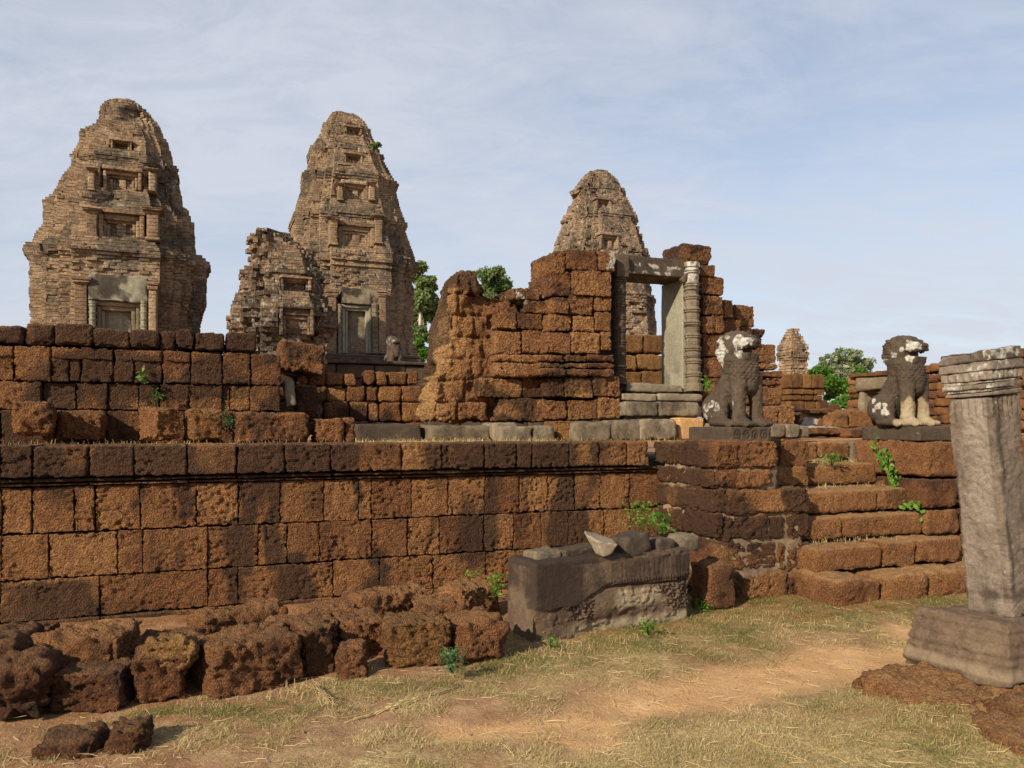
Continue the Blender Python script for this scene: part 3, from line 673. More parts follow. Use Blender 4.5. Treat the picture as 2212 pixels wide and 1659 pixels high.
# eroded left mass: one solid whose courses have almost melted together
def mapped_mass(n0, depth, outl, res, seed, ncrs=None, amp=.10, bulge=.0):
    ys = np.array([o[0] for o in outl], float); xl = np.array([o[1] for o in outl], float); xr = np.array([o[2] for o in outl], float)
    wl_ = np.array([on_n(n0, x, y)[0] for x, y in zip(xl, ys)]); wr_ = np.array([on_n(n0, x, y)[0] for x, y in zip(xr, ys)])
    zz = np.array([on_n(n0, (x0+x1)/2, y)[1] for x0, x1, y in zip(xl, xr, ys)])
    o = np.argsort(zz); zz = zz[o]; wl_ = wl_[o]; wr_ = wr_[o]
    H = zz[-1]-zz[0]; W = (wr_-wl_).max()
    V, Q = lattice(np.linspace(-1, 1, int(W/res)+2), np.linspace(-1, 1, int(depth/res/1.5)+2), np.linspace(-1, 1, int(H/res)+2), ('+y',))
    nrm = np.zeros_like(V); hd = np.array([W/2, depth/2, H/2]); r = .12
    inner = np.clip(V*hd, -(hd-r), hd-r); d = V*hd-inner; nrm = d/np.maximum(np.linalg.norm(d, axis=1), 1e-9)[:, None]
    rp = inner+nrm*r
    z = zz[0]+(rp[:, 2]/H+.5)*H
    l = np.interp(z, zz, wl_); rr = np.interp(z, zz, wr_)
    w = l+(rp[:, 0]/W+.5)*(rr-l); n = n0+depth/2+rp[:, 1]
    P = np.stack([w, n, z], 1); S = seed*3.7
    dsp = amp*(2*fbm(P*np.array([2.0, 2.0, 1.5])+S, 3, 1)-1)+.06*(2*fbm(P*np.array([7, 7, 4.5])+S, 3, 2)-1)+.025*(2*fbm(P*22+S, 2, 3)-1)
    dsp -= .10*sst(.66, .8, vn(P*3.3+S, 6))
    pt = vn(P*np.array([26, 26, 34])+S, 9); dsp -= .02*sst(.5, .8, pt)
    wob = .10*(fbm(P*1.8+S, 2, 12)-.5)
    ph = ((z+wob*.6-zz[0])/.30) % 1.0; crs = np.exp(-(np.minimum(ph, 1-ph)/.06)**2)*np.maximum(sst(.30, .5, vn(P*1.6+S, 13)), sst(2.7, 2.5, z))
    rowi = np.floor((z+wob-zz[0])/.30); pv = ((w+rowi*.37+wob)/.46) % 1.0; vj = np.exp(-(np.minimum(pv, 1-pv)/.035)**2)*np.maximum(sst(.4, .6, vn(P*1.3+S, 14)), sst(2.7, 2.5, z))
    dsp -= .065*np.maximum(crs, vj)+.05*sst(.55, .7, fbm(P*np.array([9, 9, 2.2])+S, 2, 17))*sst(.45, .6, vn(P*1.4+S, 18))
    P = P+nrm*dsp[:, None]
    X, Y = WN(P[:, 0], P[:, 1])
    return MB().add(np.stack([X, Y, P[:, 2]], 1), Q, tint=.25+.6*vn(P*1.1+S, 15)+.9*sst(.38, .0, w-l), stain=0., lichen=0.)  # brighter tint along the left edge paints in its sunlit ochre side
a = mapped_mass(10.15, .85, [(584, 1000, 1038), (592, 988, 1040), (606, 980, 1042), (640, 974, 1060), (648, 972, 1112), (676, 966, 1130), (720, 960, 1140), (770, 956, 1140), (806, 952, 1100), (816, 940, 1080), (860, 932, 1085), (915, 930, 1085)], .022, 1)
a.merge(mapped_mass(10.75, .9, [(650, 1010, 1100), (700, 985, 1130), (800, 985, 1140), (915, 985, 1140)], .04, 4))
a.merge(mapped_mass(10.05, .7, [(582, 1002, 1034), (596, 998, 1039), (640, 1003, 1046)], .024, 2, amp=.06))
a.merge(mapped_mass(10.02, .8, [(619, 1122, 1150), (626, 1112, 1164), (650, 1110, 1168)], .024, 3, amp=.05))
grow_stain(a, lambda w, n, z, V: (np.maximum(.50*sst(.43, .60, fbm(V*np.array([1.7, 1.7, 2.0]), 4, 81)), .5*sst(3.45, 3.75, z)*sst(.35, .55, fbm(V*2.5, 2, 82)))*sst(2.75, 2.95, w), .2*sst(3.8, 4.0, z))).build('eroded_wall', MATS['laterite_warm'], GW)
# right of the door
a = MB()
for b in ((1511, 1545, 571, 597), (1514, 1564, 597, 637), (1517, 1564, 638, 681), (1517, 1546, 682, 720), (1547, 1565, 682, 720), (1518, 1566, 721, 770), (1519, 1570, 771, 815), (1519, 1572, 816, 862)): a.merge(blk_px(9.97+rnd(-.02, .02), *b, .7, **gk))
a.merge(blk_px(9.95, 1475, 1540, 526, 571, .6, **{**gk, 'ry' if False else 'r': .05}))
for b in ((1564, 1585, 646, 688), (1564, 1601, 689, 741), (1566, 1602, 741, 784)): a.merge(blk_px(10.25, *b, .6, **gk))
for b in ((1590, 1631, 658, 706), (1600, 1624, 705, 741), (1598, 1678, 741, 784)): a.merge(blk_px(10.5, *b, .8, **gk))
grow_stain(a, gate_stain).build('door_pier', MATS['laterite_warm'], GW)
a = MB()
for b in ((1600, 1682, 784, 798, 10.38), (1600, 1692, 799, 815, 10.3), (1600, 1688, 817, 833, 10.36), (1572, 1692, 834, 877, 10.36)): a.merge(blk_px(b[4], *b[:4], .9, **{**gk, 'r': .05}))
for b in ((1572, 1648, 877, 920), (1649, 1682, 877, 919), (1683, 1717, 877, 919)): a.merge(blk_px(9.75, *b, .7, **gk))
grow_stain(a, gate_stain).build('side_wall', MATS['laterite_warm'], GW)
loose('laterite_block', (1621, 1652, 710, 739), LATD, 'blackened loose block perched on the gateway wall behind the brown lion', 'stone block', n=10.5, depth=.5, tint=.0, stain=.5)
# door frame: jambs, lintel, colonnettes, sill and steps of sandstone
DF = MB
def jamb(w0, w1, n0, n1, z0, z1, **kw): return wnz_block(w0, w1, n0, n1, z0, z1, gap=0, rj=0, res=kw.pop('res', .03), r=.012, rough=.004, pits=0, warp=.006, **kw)
zs = on_n(9.95, 1420, 828)[1]; zl = 3.95
fr = jamb(6.79, 6.99, 10.02, 10.62, zs-.12, zl+.0); grow_stain(fr, lambda w, n, z, V: (.45*sst(3.1, 2.35, z)*sst(.45, .6, fbm(V*3, 3, 91))-.12, 0*z)); fr.build('jamb', SSP, GW)
fr = jamb(5.60, 5.80, 10.02, 10.62, zs-.12, zl); fr.build('jamb', SSD, GW)  # darker stone left of the door paints in the shadow of the pier
fr = jamb(5.56, 6.98, 9.95, 10.60, zl, 4.22, stain=.34)
grow_stain(fr, lambda w, n, z, V: (0*z, .95*sst(.44, .58, fbm(V*11, 3, 92))*np.maximum(np.exp(-((z-4.08)/.04)**2), np.exp(-((z-3.985)/.035)**2)))).build('lintel', SSD, GW)
for (w, z0) in ((5.80, 3.93),):
    a = MB(); a.merge(wnz_block(5.55, 5.78, 9.86, 9.96, 3.86, 4.20, res=.03, r=.03, rough=.01, pits=0)); a.build('frame_corner', SSD, GW)
a = MB(); a.merge(block((.42, .09, .09), mat4((*WN(6.86, 9.93), 4.03), ROT_T, 0, -.75), res=.03, r=.02, pits=0, rough=.006)); a.build('frame_corner', SSD, GW)
def colonnette(w, n, z0, z1, rad, mat, parent, tilt=0., seg=8, **at):
    z = []; r = []
    H = z1-z0; N = 15; base = [(0, 1.12), (.05, 1.12), (.055, .98)]
    for t, q in base: z.append(t); r.append(q)
    k = 9
    for i in range(k):
        t0 = .06+i*(.9/k); dt = .9/k
        for t, q in ((.02, .88), (.30, .96), (.52, .90), (.54, 1.05), (.60, 1.10), (.66, 1.05), (.68, .95), (.72, 1.13), (.80, 1.15), (.84, .95), (.97, .86)): z.append(t0+dt*t); r.append(q)
    z += [.965, 1.0]; r += [1.1, 1.1]
    X, Y = WN(w, n); V = []; Q = []; m = len(z)
    for i in range(m):
        for j in range(seg*2):
            an = 2*np.pi*j/(seg*2); rr = rad*r[i]*(1.0 if j % 2 else .955)
            V.append((X+rr*np.cos(an)+tilt*z[i]*CA, Y+rr*np.sin(an)+tilt*z[i]*SA, z0+z[i]*H))
    s2 = seg*2
    for i in range(m-1):
        for j in range(s2): Q.append((i*s2+j, i*s2+(j+1) % s2, (i+1)*s2+(j+1) % s2, (i+1)*s2+j))
    V = np.array(V); V = V+.008*(np.stack([vn(V*9, k) for k in (1, 2, 3)], 1)-.5)
    top = [(i, i+1, i+2) for i in ()]
    li = 1.0*sst(.36, .5, fbm(V*8, 3, 95))*sst(z0+.78*H, z0+.88*H, V[:, 2]) if at.get('lich') else 0
    mb = MB().add(V, Q, tint=.4, stain=.08, lichen=li)
    ct = V[-s2:].mean(0); mb.add(np.concatenate([V[-s2:], [ct]]), None, [(j, (j+1) % s2, s2) for j in range(s2)], tint=.4)
    return mb.build('colonnette', mat, parent, smooth=False)
colonnette(on_n(9.93, 1499, 700)[0], 9.93, on_n(9.93, 1499, 845)[1], on_n(9.93, 1499, 569)[1], .118, SST, GW, tilt=-.05, lich=True)
colonnette(on_n(9.98, 1338, 700)[0], 9.98, on_n(9.98, 1338, 830)[1], on_n(9.98, 1338, 560)[1], .10, SSD, GW)  # darker stone here too, the pier's shadow put into the colour
for zf in (.28, .52, .80): 
    X, Y = WN(on_n(9.93, 1499, 700)[0]-.015, 9.93); zz = 2.2+zf*1.95
    V, Q, T = tube([(X+.135*np.cos(t)*1.0, Y+.135*np.sin(t), zz) for t in np.linspace(0, 2*np.pi, 17)], [.006]*17, 5); MB().add(V, Q, T).build('binding_wire', MATS['wire'], GW)
sk2 = dict(res=.025, r=.02, rough=.012, pits=0, warp=.02, chip=1.3, rj=.004, tint=1.0)
a = MB(); a.merge(blk_px(9.95, 1353, 1478, 828, 848, .75, **sk2)); a.build('door_sill', SST, GW)
a = MB(); a.merge(blk_px(9.66, 1346, 1421, 849, 867, .4, **sk2)); a.merge(blk_px(9.66, 1422, 1520, 850, 867, .4, **sk2))
for b in ((1347, 1423, 868, 899), (1425, 1512, 868, 899)): a.merge(blk_px(9.58, *b, .6, stain=.32, **sk2))
a.merge(blk_px(9.72, 1350, 1508, 852, 948, .8, stain=.3, **sk2)); a.build('door_step', SST, GW)
for x0, x1, y0, y1, n in ((925, 1060, 918, 953, 9.75), (1065, 1122, 913, 952, 9.62), (1080, 1152, 921, 955, 9.45), (1154, 1200, 920, 955, 9.45), (1240, 1324, 911, 953, 9.4), (1327, 1390, 908, 952, 9.35), (1386, 1466, 904, 950, 9.3), (1552, 1600, 914, 946, 9.4), (1666, 1700, 914, 946, 9.3), (1701, 1728, 917, 946, 9.3), (1729, 1751, 919, 946, 9.35)):
    MB().merge(blk_px(n, x0, x1, y0, y1, .5, res=.025, r=.03, rough=.012, pits=0, warp=.025, chip=1.3, stain=rnd(.05, .42), tint=rnd(0, 1.2))).build('footing', SST, GW)
a = MB(); a.merge(blk_px(9.4, 1467, 1522, 902, 950, .5, res=.03, r=.02, rough=.006, pits=0)); o = a.build('footing', MATS['sandstone_orange'], GW); o['label'] = 'fresh orange sandstone footing block'
a = MB(); a.merge(blk_px(9.55, 1202, 1240, 908, 955, .5, **gk)); o = a.build('footing', LATO, GW); o['label'] = 'ochre laterite footing block'
loose('gateway_cap_block', (1476, 1538, 524, 569), LATM, 'lone laterite block crowning the right side of the door frame', 'stone block', n=9.9, depth=.6, ry=.05, tint=.55) if False else None

# inner wall and platform seen through and past the gateway
IW = thing('inner_wall', (*WN(6.5, 13.6), 1.5), 'orange laterite wall seen low through the open doorway', 'wall')
a = MB()
for y0, y1, xs in ((722, 764, (1350, 1392, 1440)), (765, 800, (1340, 1378, 1440)), (801, 845, (1340, 1388, 1440))):
    for q in range(len(xs)-1): a.merge(blk_px(13.6, xs[q], xs[q+1], y0, y1, .6, res=.05, r=.05, rough=.02, pits=.015, warp=.03))
a.build('block_courses', LATO, IW)
sheet('platform_ground', (-22, 15.4, 21.5, 80), 3.42, MATS['terrace_soil'], .4)
PW = thing('platform_wall', (*WN(3, 21), 1.5), 'dark stone face of the raised temple platform under the brick towers', 'wall')
a = MB()
for z0, z1 in ((1.4, 2.0), (2.02, 2.5), (2.52, 3.0), (3.02, 3.4), (3.42, 3.52)):
    w0 = -14
    while w0 < 15.2:
        w1 = w0+rnd(.6, 1.2); a.merge(wnz_block(w0, w1, 21+(.0 if z0 > 3.4 else .1)+rnd(-.02, .02), 21.8, z0, z1, res=.2, r=.04, stain=.25, skip=('+y',))); w0 = w1
a.build('block_courses', SSD, PW)

# ------------------------------------------------------------------ brick towers
SIDE = [(-.77, .77), (-.62, .77), (-.615, .845), (-.475, .845), (-.47, 1.0), (.47, 1.0), (.475, .845), (.615, .845), (.62, .77), (.77, .77)]
def plan(k, SIDE=SIDE):
    P = []; arc = []; acc = 0
    for sd_ in range(4):
        for (a0, b0), (a1, b1) in zip(SIDE[:-1], SIDE[1:]):
            L = math.hypot(a1-a0, b1-b0); m = max(2, int(L*k))
            for q in range(m):
                t = q/m; a = a0+(a1-a0)*t; b = b0+(b1-b0)*t
                an = -sd_*math.pi/2
                P.append((a*math.cos(an)+b*math.sin(an), -(b*math.cos(an)-a*math.sin(an)), sd_, a, b)); arc.append(acc+L*t)
            acc += L
    return np.array(P), np.array(arc)
class Tower:
    def __init__(s, name, label, prof, D, kproj, mat, course=.082, bricklen=.26, erode=.05, chunk=.25, cornices=(), niches=(), cat='tower', zmin=None, seed=1, k=60, depthfac=1.0, topjag=.3, group=None, porch=0, side=None):
        ys = np.array([p[0] for p in prof], float); xl = np.array([p[1] for p in prof], float); xr = np.array([p[2] for p in prof], float)
        z = CAMZ-(ys-HY)*D/F; hw = (xr-xl)/2*D/F/kproj; mid = ((xl+xr)/2-HX)/F*D
        o = np.argsort(z); z = z[o]; hw = hw[o]; mid = mid[o]
        m0 = np.median(mid[:max(3, len(mid)//2)])
        s.w0, s.n0 = wn_of(m0, D); s.z = z; s.hw = hw; s.sh = (mid-m0)/CA*.85
        zb = z[0] if zmin is None else zmin
        s.root = thing(name, (*WN(s.w0, s.n0), zb), label, cat, group)
        P, arc = plan(k, side or SIDE); per = len(P); s.D = D
        nl = int((z[-1]-zb)/course); zl = zb+np.arange(nl+1)*course
        V = []; TI = []; LI = []; STN = []
        rs = np.random.RandomState(seed)
        for i in range(nl):
            za, zc = zl[i], zl[i+1]; zm = (za+zc)/2
            h = np.interp(zm, z, hw); shw = np.interp(zm, z, s.sh)
            cor = 0
            for (yc, amp, hh) in cornices:
                zz = CAMZ-(yc-HY)*D/F; t = (zm-(zz-hh))/hh
                if 0 <= t <= 1: cor = max(cor, amp*(math.floor(t*4)/3.0 if t < .8 else .55)); 
            bid = np.floor(arc*h/bricklen+(i % 2)*.5).astype(int)
            R = rs.rand(bid.max()+2); r = R[bid]; R2 = rs.rand(bid.max()+2)[bid]
            wx = s.w0+shw+P[:, 0]*h; nx = s.n0+P[:, 1]*h*depthfac
            pos = np.stack([wx, nx, np.full(per, zm)], 1)
            eN = fbm(pos*.8+seed*9.1, 3, 101); cN = fbm(pos*np.array([.55, .55, .7])+seed*5.3, 3, 102)
            er = erode*(.35+1.6*sst(.42, .65, eN))
            off = cor-r*er-.012-.06*(r > .93)*(erode > .08)-chunk*sst(.60, .74, cN)*(.6+.8*R2)
            if zm > z[-1]-topjag*4: off = off-topjag*sst(.35, .75, vn(pos*1.1+seed, 103))*sst(z[-1]-topjag*4, z[-1], zm)
            if porch and zm < zb+porch: off = off
            for (xc, yc, wpx, hpx, _) in niches:
                nf_, _ = s.face_n(yc); wc_, zc_ = on_n(nf_, xc, yc); Df = SA*wc_+CA*nf_; hh = hpx*Df/F/2
                mask = (P[:, 2] == 0) & (np.abs(wx-wc_) < wpx*Df/F/2/CA*.94) & (zm-zc_ > -hh) & (zm-zc_ < hh*.9)
                off = np.where(mask, -.26, off)
            nrm = np.stack([np.where(np.isin(P[:, 2], (1, 3)), np.sign(P[:, 0]), P[:, 0]*.4), np.where(np.isin(P[:, 2], (0, 2)), np.sign(P[:, 1]), P[:, 1]*.4)], 1)
            ww = wx+nrm[:, 0]*off; nn = nx+nrm[:, 1]*off
            X, Y = WN(ww, nn); jz = .010*(R2-.5)
            V.append(np.stack([X, Y, np.full(per, za+.006)+jz], 1)); V.append(np.stack([X, Y, np.full(per, zc-.002)+jz], 1))
            TI += [r*.6+R2*.4]*2; LI += [.55*sst(.55, .7, eN)*(R2 > .55)+.1]*2; STN += [.16*(cor > 0)+.34*sst(.42, .60, fbm(pos*np.array([.9, .9, 1.5])+seed, 4, 104))+.28*sst(.5, .7, fbm(pos*np.array([2.2, 2.2, .35])+seed, 2, 105))]*2
        n_r = len(V); j = np.arange(per); Q = []
        for i in range(n_r-1):
            Q.append(np.stack([i*per+j, i*per+(j+1) % per, (i+1)*per+(j+1) % per, (i+1)*per+j], 1))
        VV = np.concatenate(V); top = V[-1]; c = top.mean(0)
        mb = MB().add(VV, np.concatenate(Q), tint=np.concatenate(TI), lichen=np.concatenate(LI), stain=np.concatenate(STN))
        mb.add(np.concatenate([top, [c]]), None, np.stack([j, (j+1) % per, np.full(per, per)], 1), tint=.4, stain=.5)
        s.D = D; s.mat = mat
        mb.build('brick_body', mat, s.root, smooth=False)
        for (xc, yc, wpx, hpx, slots) in niches: s.niche(xc, yc, wpx, hpx, slots)
    def face_n(s, y):
        D = s.D
        for _ in range(4):
            z = CAMZ-(y-HY)*D/F; h = np.interp(z, s.z, s.hw); n = s.n0-h; D = SA*s.w0+CA*n
        return n, h
    def box(s, mb, n, x0, x1, y0, y1, depth, **kw):
        kk = dict(res=.10, r=.02, rough=.012, pits=0, warp=.012, rj=0, gap=0); kk.update(kw); mb.merge(blk_px(n, x0, x1, y0, y1, depth, **kk))
    def niche(s, xc, yc, wpx, hpx, slots):
        n, h = s.face_n(yc); a = MB(); x0, x1, y0, y1 = xc-wpx/2, xc+wpx/2, yc-hpx/2, yc+hpx/2
        f = wpx*.10; n += .015
        s.box(a, n-.03, x0-2, x1+2, y0-hpx*.04, y0+hpx*.13, .5); s.box(a, n, x0, x0+f, y0+hpx*.13, y1, .45); s.box(a, n, x1-f, x1, y0+hpx*.13, y1, .45)
        b = f*.8
        s.box(a, n+.10, x0+f, x1-f, y0+hpx*.13, y0+hpx*.36, .4); s.box(a, n+.10, x0+f, x0+f+b, y0+hpx*.36, y1, .4); s.box(a, n+.10, x1-f-b, x1-f, y0+hpx*.36, y1, .4)
        s.box(a, n+.17, x0+f+b, x1-f-b, y0+hpx*.36, y0+hpx*.50, .35)
        if slots:
            iw = (x1-x0)-2*f-2*b; m = xc
            s.box(a, n+.17, x0+f+b, x0+f+b+iw*.12, y0+hpx*.5, y1, .35); s.box(a, n+.17, m-iw*.16, m+iw*.16, y0+hpx*.5, y1, .35); s.box(a, n+.17, x1-f-b-iw*.12, x1-f-b, y0+hpx*.5, y1, .35)
        a.build('niche', s.mat, s.root)
    def door(s, lint, cols, frame, yb, mats=(SSP, SSP), pil=(), pilcap=None):
        n, h = s.face_n(yb-20); n = s.n0-np.interp(CAMZ-(yb-20-HY)*s.D/F, s.z, s.hw)-.33
        x0, x1, y0, y1 = lint
        a = MB(); s.box(a, n-.10, x0, x1, y0, y1, .6, res=.05, rough=.03, warp=.05); grow_stain(a, lambda w, nn, z, V: (.5*sst(.52, .62, fbm(V*2.2, 3, 111)), 0*z)); a.build('lintel', mats[0], s.root)
        for (xa, xb) in cols:
            w, zt = on_n(n-.05, (xa+xb)/2, y1); _, z0 = on_n(n-.05, (xa+xb)/2, yb)
            colonnette(w, n-.05, z0, zt, (xb-xa)/2*s.D/F, mats[0], s.root)
        fx0, fx1, fy0, fy1 = frame; t = (fx1-fx0)*.10
        a = MB()
        s.box(a, n+.02, fx0, fx1, fy0, fy0+t, .5); s.box(a, n+.02, fx0, fx0+t, fy0+t, yb, .5); s.box(a, n+.02, fx1-t, fx1, fy0+t, yb, .5)
        s.box(a, n+.10, fx0+t, fx1-t, fy0+t, fy0+2*t, .4); s.box(a, n+.10, fx0+t, fx0+2*t, fy0+2*t, yb, .4); s.box(a, n+.10, fx1-2*t, fx1-t, fy0+2*t, yb, .4)
        a.build('door_frame', mats[1], s.root)
        a = MB(); s.box(a, n+.30, fx0+2*t, fx1-2*t, fy0+2*t, yb, .2, stain=.12); d = a.build('false_door', mats[0], s.root)
        m = (fx0+fx1)/2; a = MB(); s.box(a, n+.22, m-t*.5, m+t*.5, fy0+2*t, yb, .2)
        for yy in np.arange(fy0+3*t, yb, 2.6*t): s.box(a, n+.16, m-t*.75, m+t*.75, yy, yy+t*1.2, .2)
        a.build('door_rib', mats[1], d).location = (0, 0, 0)
        for (xa, xb, yt) in pil:
            a = MB(); e = (xb-xa)*.14
            s.box(a, n-.12, xa, xb, yt, yb, .7, res=.1)
            ct = (yb-yt)*.02
            for q in range(5): s.box(a, n-.16-.025*(q % 2)-.03*(q > 2), xa-e*(.6+.5*q), xb+e*(.6+.5*q), yt-q*3.1-3.2, yt-q*3.1, .7, res=.1)
            a.build('pilaster', s.mat, s.root)
BRK, BRP, BRD = MATS['brick'], MATS['brick_pink'], MATS['brick_dark']
T1 = Tower('brick_tower', 'tall brown brick tower with a pale lintel over its door, left of the others', [(218, 251, 287), (228, 222, 310), (245, 215, 330), (270, 212, 350), (290, 205, 358), (299, 182, 360), (330, 172, 378), (358, 158, 385), (385, 153, 395), (415, 137, 402), (440, 124, 405), (453, 122, 408), (475, 105, 420), (485, 104, 432), (512, 104, 432), (530, 92, 432), (550, 84, 438), (562, 76, 452), (574, 76, 462), (640, 78, 460), (680, 79, 447), (705, 80, 445), (800, 77, 450)],
           21, 1.15, BRK, cornices=((556, .16, .55), (448, .15, .5), (358, .12, .4), (300, .08, .3), (700, .0, .1)), niches=((262, 484, 100, 62, 1), (264, 386, 84, 50, 1), (262, 312, 46, 24, 0)), seed=3, erode=.045, chunk=.22, topjag=.12, group='brick temple towers', zmin=3.4)
T1.door((191, 319, 594, 650), ((193, 206), (304, 317)), (208, 303, 652, 800), 800, mats=(SSP, SST), pil=((160, 188, 612), (321, 338, 624)))
def flank_pilasters(T, lst):
    for xa, xb, ya, yb in lst:
        n, _ = T.face_n((ya+yb)/2); n -= .16; e = (xb-xa)*.12; a = MB(); h = (yb-ya)
        T.box(a, n, xa, xb, ya+h*.2, yb, .8, stain=.1, warp=.03)
        for q in range(4): T.box(a, n-.03-.035*q, xa-e*(q+.5), xb+e*(q+.5), ya+h*.2-(q+1)*h*.05, ya+h*.2-q*h*.05-.3, .8, stain=.2, warp=.03)
        T.box(a, n-.05, xa-e, xb+e, yb-h*.08, yb, .8, warp=.02)
        a.build('pilaster', T.mat, T.root)
flank_pilasters(T1, ((186, 210, 446, 516), (316, 342, 446, 518), (190, 204, 360, 410), (322, 336, 362, 412)))
T2 = Tower('brick_tower', 'tallest tan brick tower behind the broken brick ruin, a dark tufted notch near its top', [(247, 735, 757), (251, 716, 774), (259, 709, 786), (280, 697, 795), (300, 688, 804), (335, 668, 822), (370, 660, 838), (395, 652, 852), (420, 645, 855), (450, 637, 862), (480, 630, 873), (500, 626, 873), (520, 624, 880), (560, 620, 895), (572, 620, 897), (592, 622, 893), (625, 622, 896), (660, 622, 893), (720, 622, 890), (738, 618, 893), (765, 610, 902), (830, 600, 910)],
           31, 1.07, BRK, cornices=((568, .22, .8), (482, .16, .5), (395, .14, .5), (335, .10, .4), (280, .08, .3)), niches=((770, 507, 78, 50, 1), (768, 412, 56, 40, 1), (764, 342, 40, 26, 1), (764, 282, 36, 20, 1)), seed=8, erode=.055, chunk=.25, course=.105, topjag=.15, group='brick temple towers', zmin=3.4)
T2.door((738, 820, 622, 657), ((730, 738), (803, 817)), (739, 803, 659, 764), 764, mats=(SST, SSP), pil=((818, 834, 640), (708, 727, 640)))
flank_pilasters(T2, ((713, 729, 466, 528), (811, 826, 462, 526), (730, 741, 392, 432), (798, 810, 392, 432)))
T3 = Tower('brick_tower', 'far pinkish brick tower rising behind the sandstone door frame', [(371, 1275, 1305), (376, 1257, 1318), (384, 1247, 1326), (396, 1242, 1340), (420, 1229, 1350), (440, 1225, 1364), (450, 1221, 1370), (470, 1211, 1377), (490, 1207, 1381), (505, 1200, 1393), (525, 1192, 1398), (545, 1188, 1404), (560, 1187, 1406), (595, 1180, 1411), (645, 1172, 1416), (700, 1170, 1425), (900, 1165, 1430)],
           36, 1.16, BRP, cornices=((640, .2, .8), (548, .2, .7), (468, .16, .5), (412, .12, .4)), niches=((1318, 520, 40, 34, 1), (1304, 440, 30, 24, 1)), seed=15, erode=.10, chunk=.30, course=.115, topjag=.2, group='brick temple towers', zmin=1.6)
TR = Tower('brick_ruin', 'low broken brick tower with a crumbling top, in front of the tallest tower', [(492, 588, 612), (497, 570, 625), (504, 552, 640), (520, 528, 652), (530, 523, 661), (545, 528, 680), (560, 530, 688), (578, 530, 692), (600, 517, 698), (625, 514, 705), (645, 512, 709), (660, 505, 716), (672, 491, 727), (700, 490, 731), (718, 491, 731), (735, 495, 716), (765, 500, 708), (830, 496, 712)],
           20, 1.07, BRD, cornices=((640, .10, .4), (590, .08, .3), (690, .10, .4)), niches=((641, 690, 74, 66, 0), (640, 612, 66, 30, 0)), seed=21, erode=.14, chunk=.36, course=.115, bricklen=.26, cat='ruin', zmin=3.2, topjag=.35)
TB = Tower('brick_library', 'small brick building with a crumbled gable standing on a laterite plinth, behind the brown lion', [(709, 1702, 1726), (714, 1694, 1730), (725, 1690, 1735), (736, 1685, 1739), (746, 1679, 1744), (752, 1678, 1749), (758, 1678, 1749), (765, 1680, 1747), (776, 1680, 1746), (814, 1680, 1746), (820, 1679, 1748)],
           23, 1.30, BRK, side=[(-.97, .97), (-.6, .97), (-.595, 1.0), (.595, 1.0), (.6, .97), (.97, .97)], cornices=((762, .10, .35),), seed=33, erode=.06, chunk=.05, course=.08, bricklen=.22, cat='building', topjag=.05)
def lib_base():
    a = MB(); hw = TB.hw[0]
    for z0, z1, e in ((1.4, 1.75, .34), (1.76, 2.1, .22), (2.11, 2.45, .18), (2.46, 2.62, .22), (2.63, 2.8, .26), (2.81, TB.z[0]+.12, .30)):
        x = TB.w0-hw-e
        while x < TB.w0+hw+e-.1:
            x2 = min(x+rnd(.34, .5), TB.w0+hw+e)
            a.merge(wnz_block(x, x2, TB.n0-hw-e, TB.n0, z0, z1, res=.06, r=.03, rough=.012, pits=.01, gap=.014, skip=('+y',))); x = x2
        a.merge(wnz_block(TB.w0-hw-e, TB.w0-hw, TB.n0-hw-e+.3, TB.n0+hw, z0, z1, res=.1, r=.03))
    a.merge(wnz_block(TB.w0-hw-.12, TB.w0+hw+.12, TB.n0-hw-.12, TB.n0+hw, 1.35, TB.z[0]+.05, res=.2, r=.03, stain=.3))
    grow_stain(a, lambda w, n, z, V: (.45*sst(.5, .65, fbm(V*np.array([3, 3, .7]), 3, 121)), 0*z)).build('laterite_plinth', LATO, TB.root)
lib_base()
# stair and pair of lions before the tallest tower are added below
TS = thing('tower_stair', (*WN(*wn_of(*pxD(800, 790, 27)[:2])), 3.45), 'short dark stone stair leading up to the door of the tallest tower', 'stair')
for q in range(5):
    a = MB(); nn = 27.0+.35*q-.4; a.merge(blk_px(nn, 770, 842, 800-q*8.5, 812-q*8.5, 1.2, res=.2, r=.02, pits=0, rough=.01, warp=.01)); a.build('step', SSD, TS)
TP = thing('stone_platform', (T2.root.location.x, T2.root.location.y, 3.42), 'dark moulded stone base under the tallest tower', 'plinth')
a = MB(); a.merge(blk_px(T2.n0-T2.hw[0]-.9, 700, 912, 772, 806, 1.4, res=.2, r=.05, pits=0, stain=.3)); a.merge(blk_px(T2.n0-T2.hw[0]-.7, 704, 908, 766, 772, 1.4, res=.2, r=.05, pits=0)); a.build('base_course', SSD, TP)

# second gateway at the right, seen along its sunlit flank
G2W = 16.0
G2 = thing('side_gateway', (*WN(G2W, 13), 1.5), 'far laterite gateway with a square sandstone doorway, behind the pale legged lion', 'gateway')
def on_side(x0, x1, y0, y1, depth=.6, dw=0., **kw):
    na, _ = on_w(G2W+dw, x0, y1); nb, _ = on_w(G2W+dw, x1, y1); nm, za = on_w(G2W+dw, (x0+x1)/2, y1); _, zb = on_w(G2W+dw, (x0+x1)/2, y0)
    kk = dict(res=.05, r=.05, rough=.02, pits=.012, warp=.03, rj=.01); kk.update(kw)
    return wnz_block(G2W+dw, G2W+dw+depth, min(na, nb), max(na, nb), za, zb, **kk)
a = MB()
for b in ((1829, 1846, 814, 833), (1828, 1847, 834, 850), (1829, 1849, 851, 862), (1828, 1851, 863, 880), (1829, 1850, 881, 892), (1828, 1930, 893, 912)): a.merge(on_side(*b))
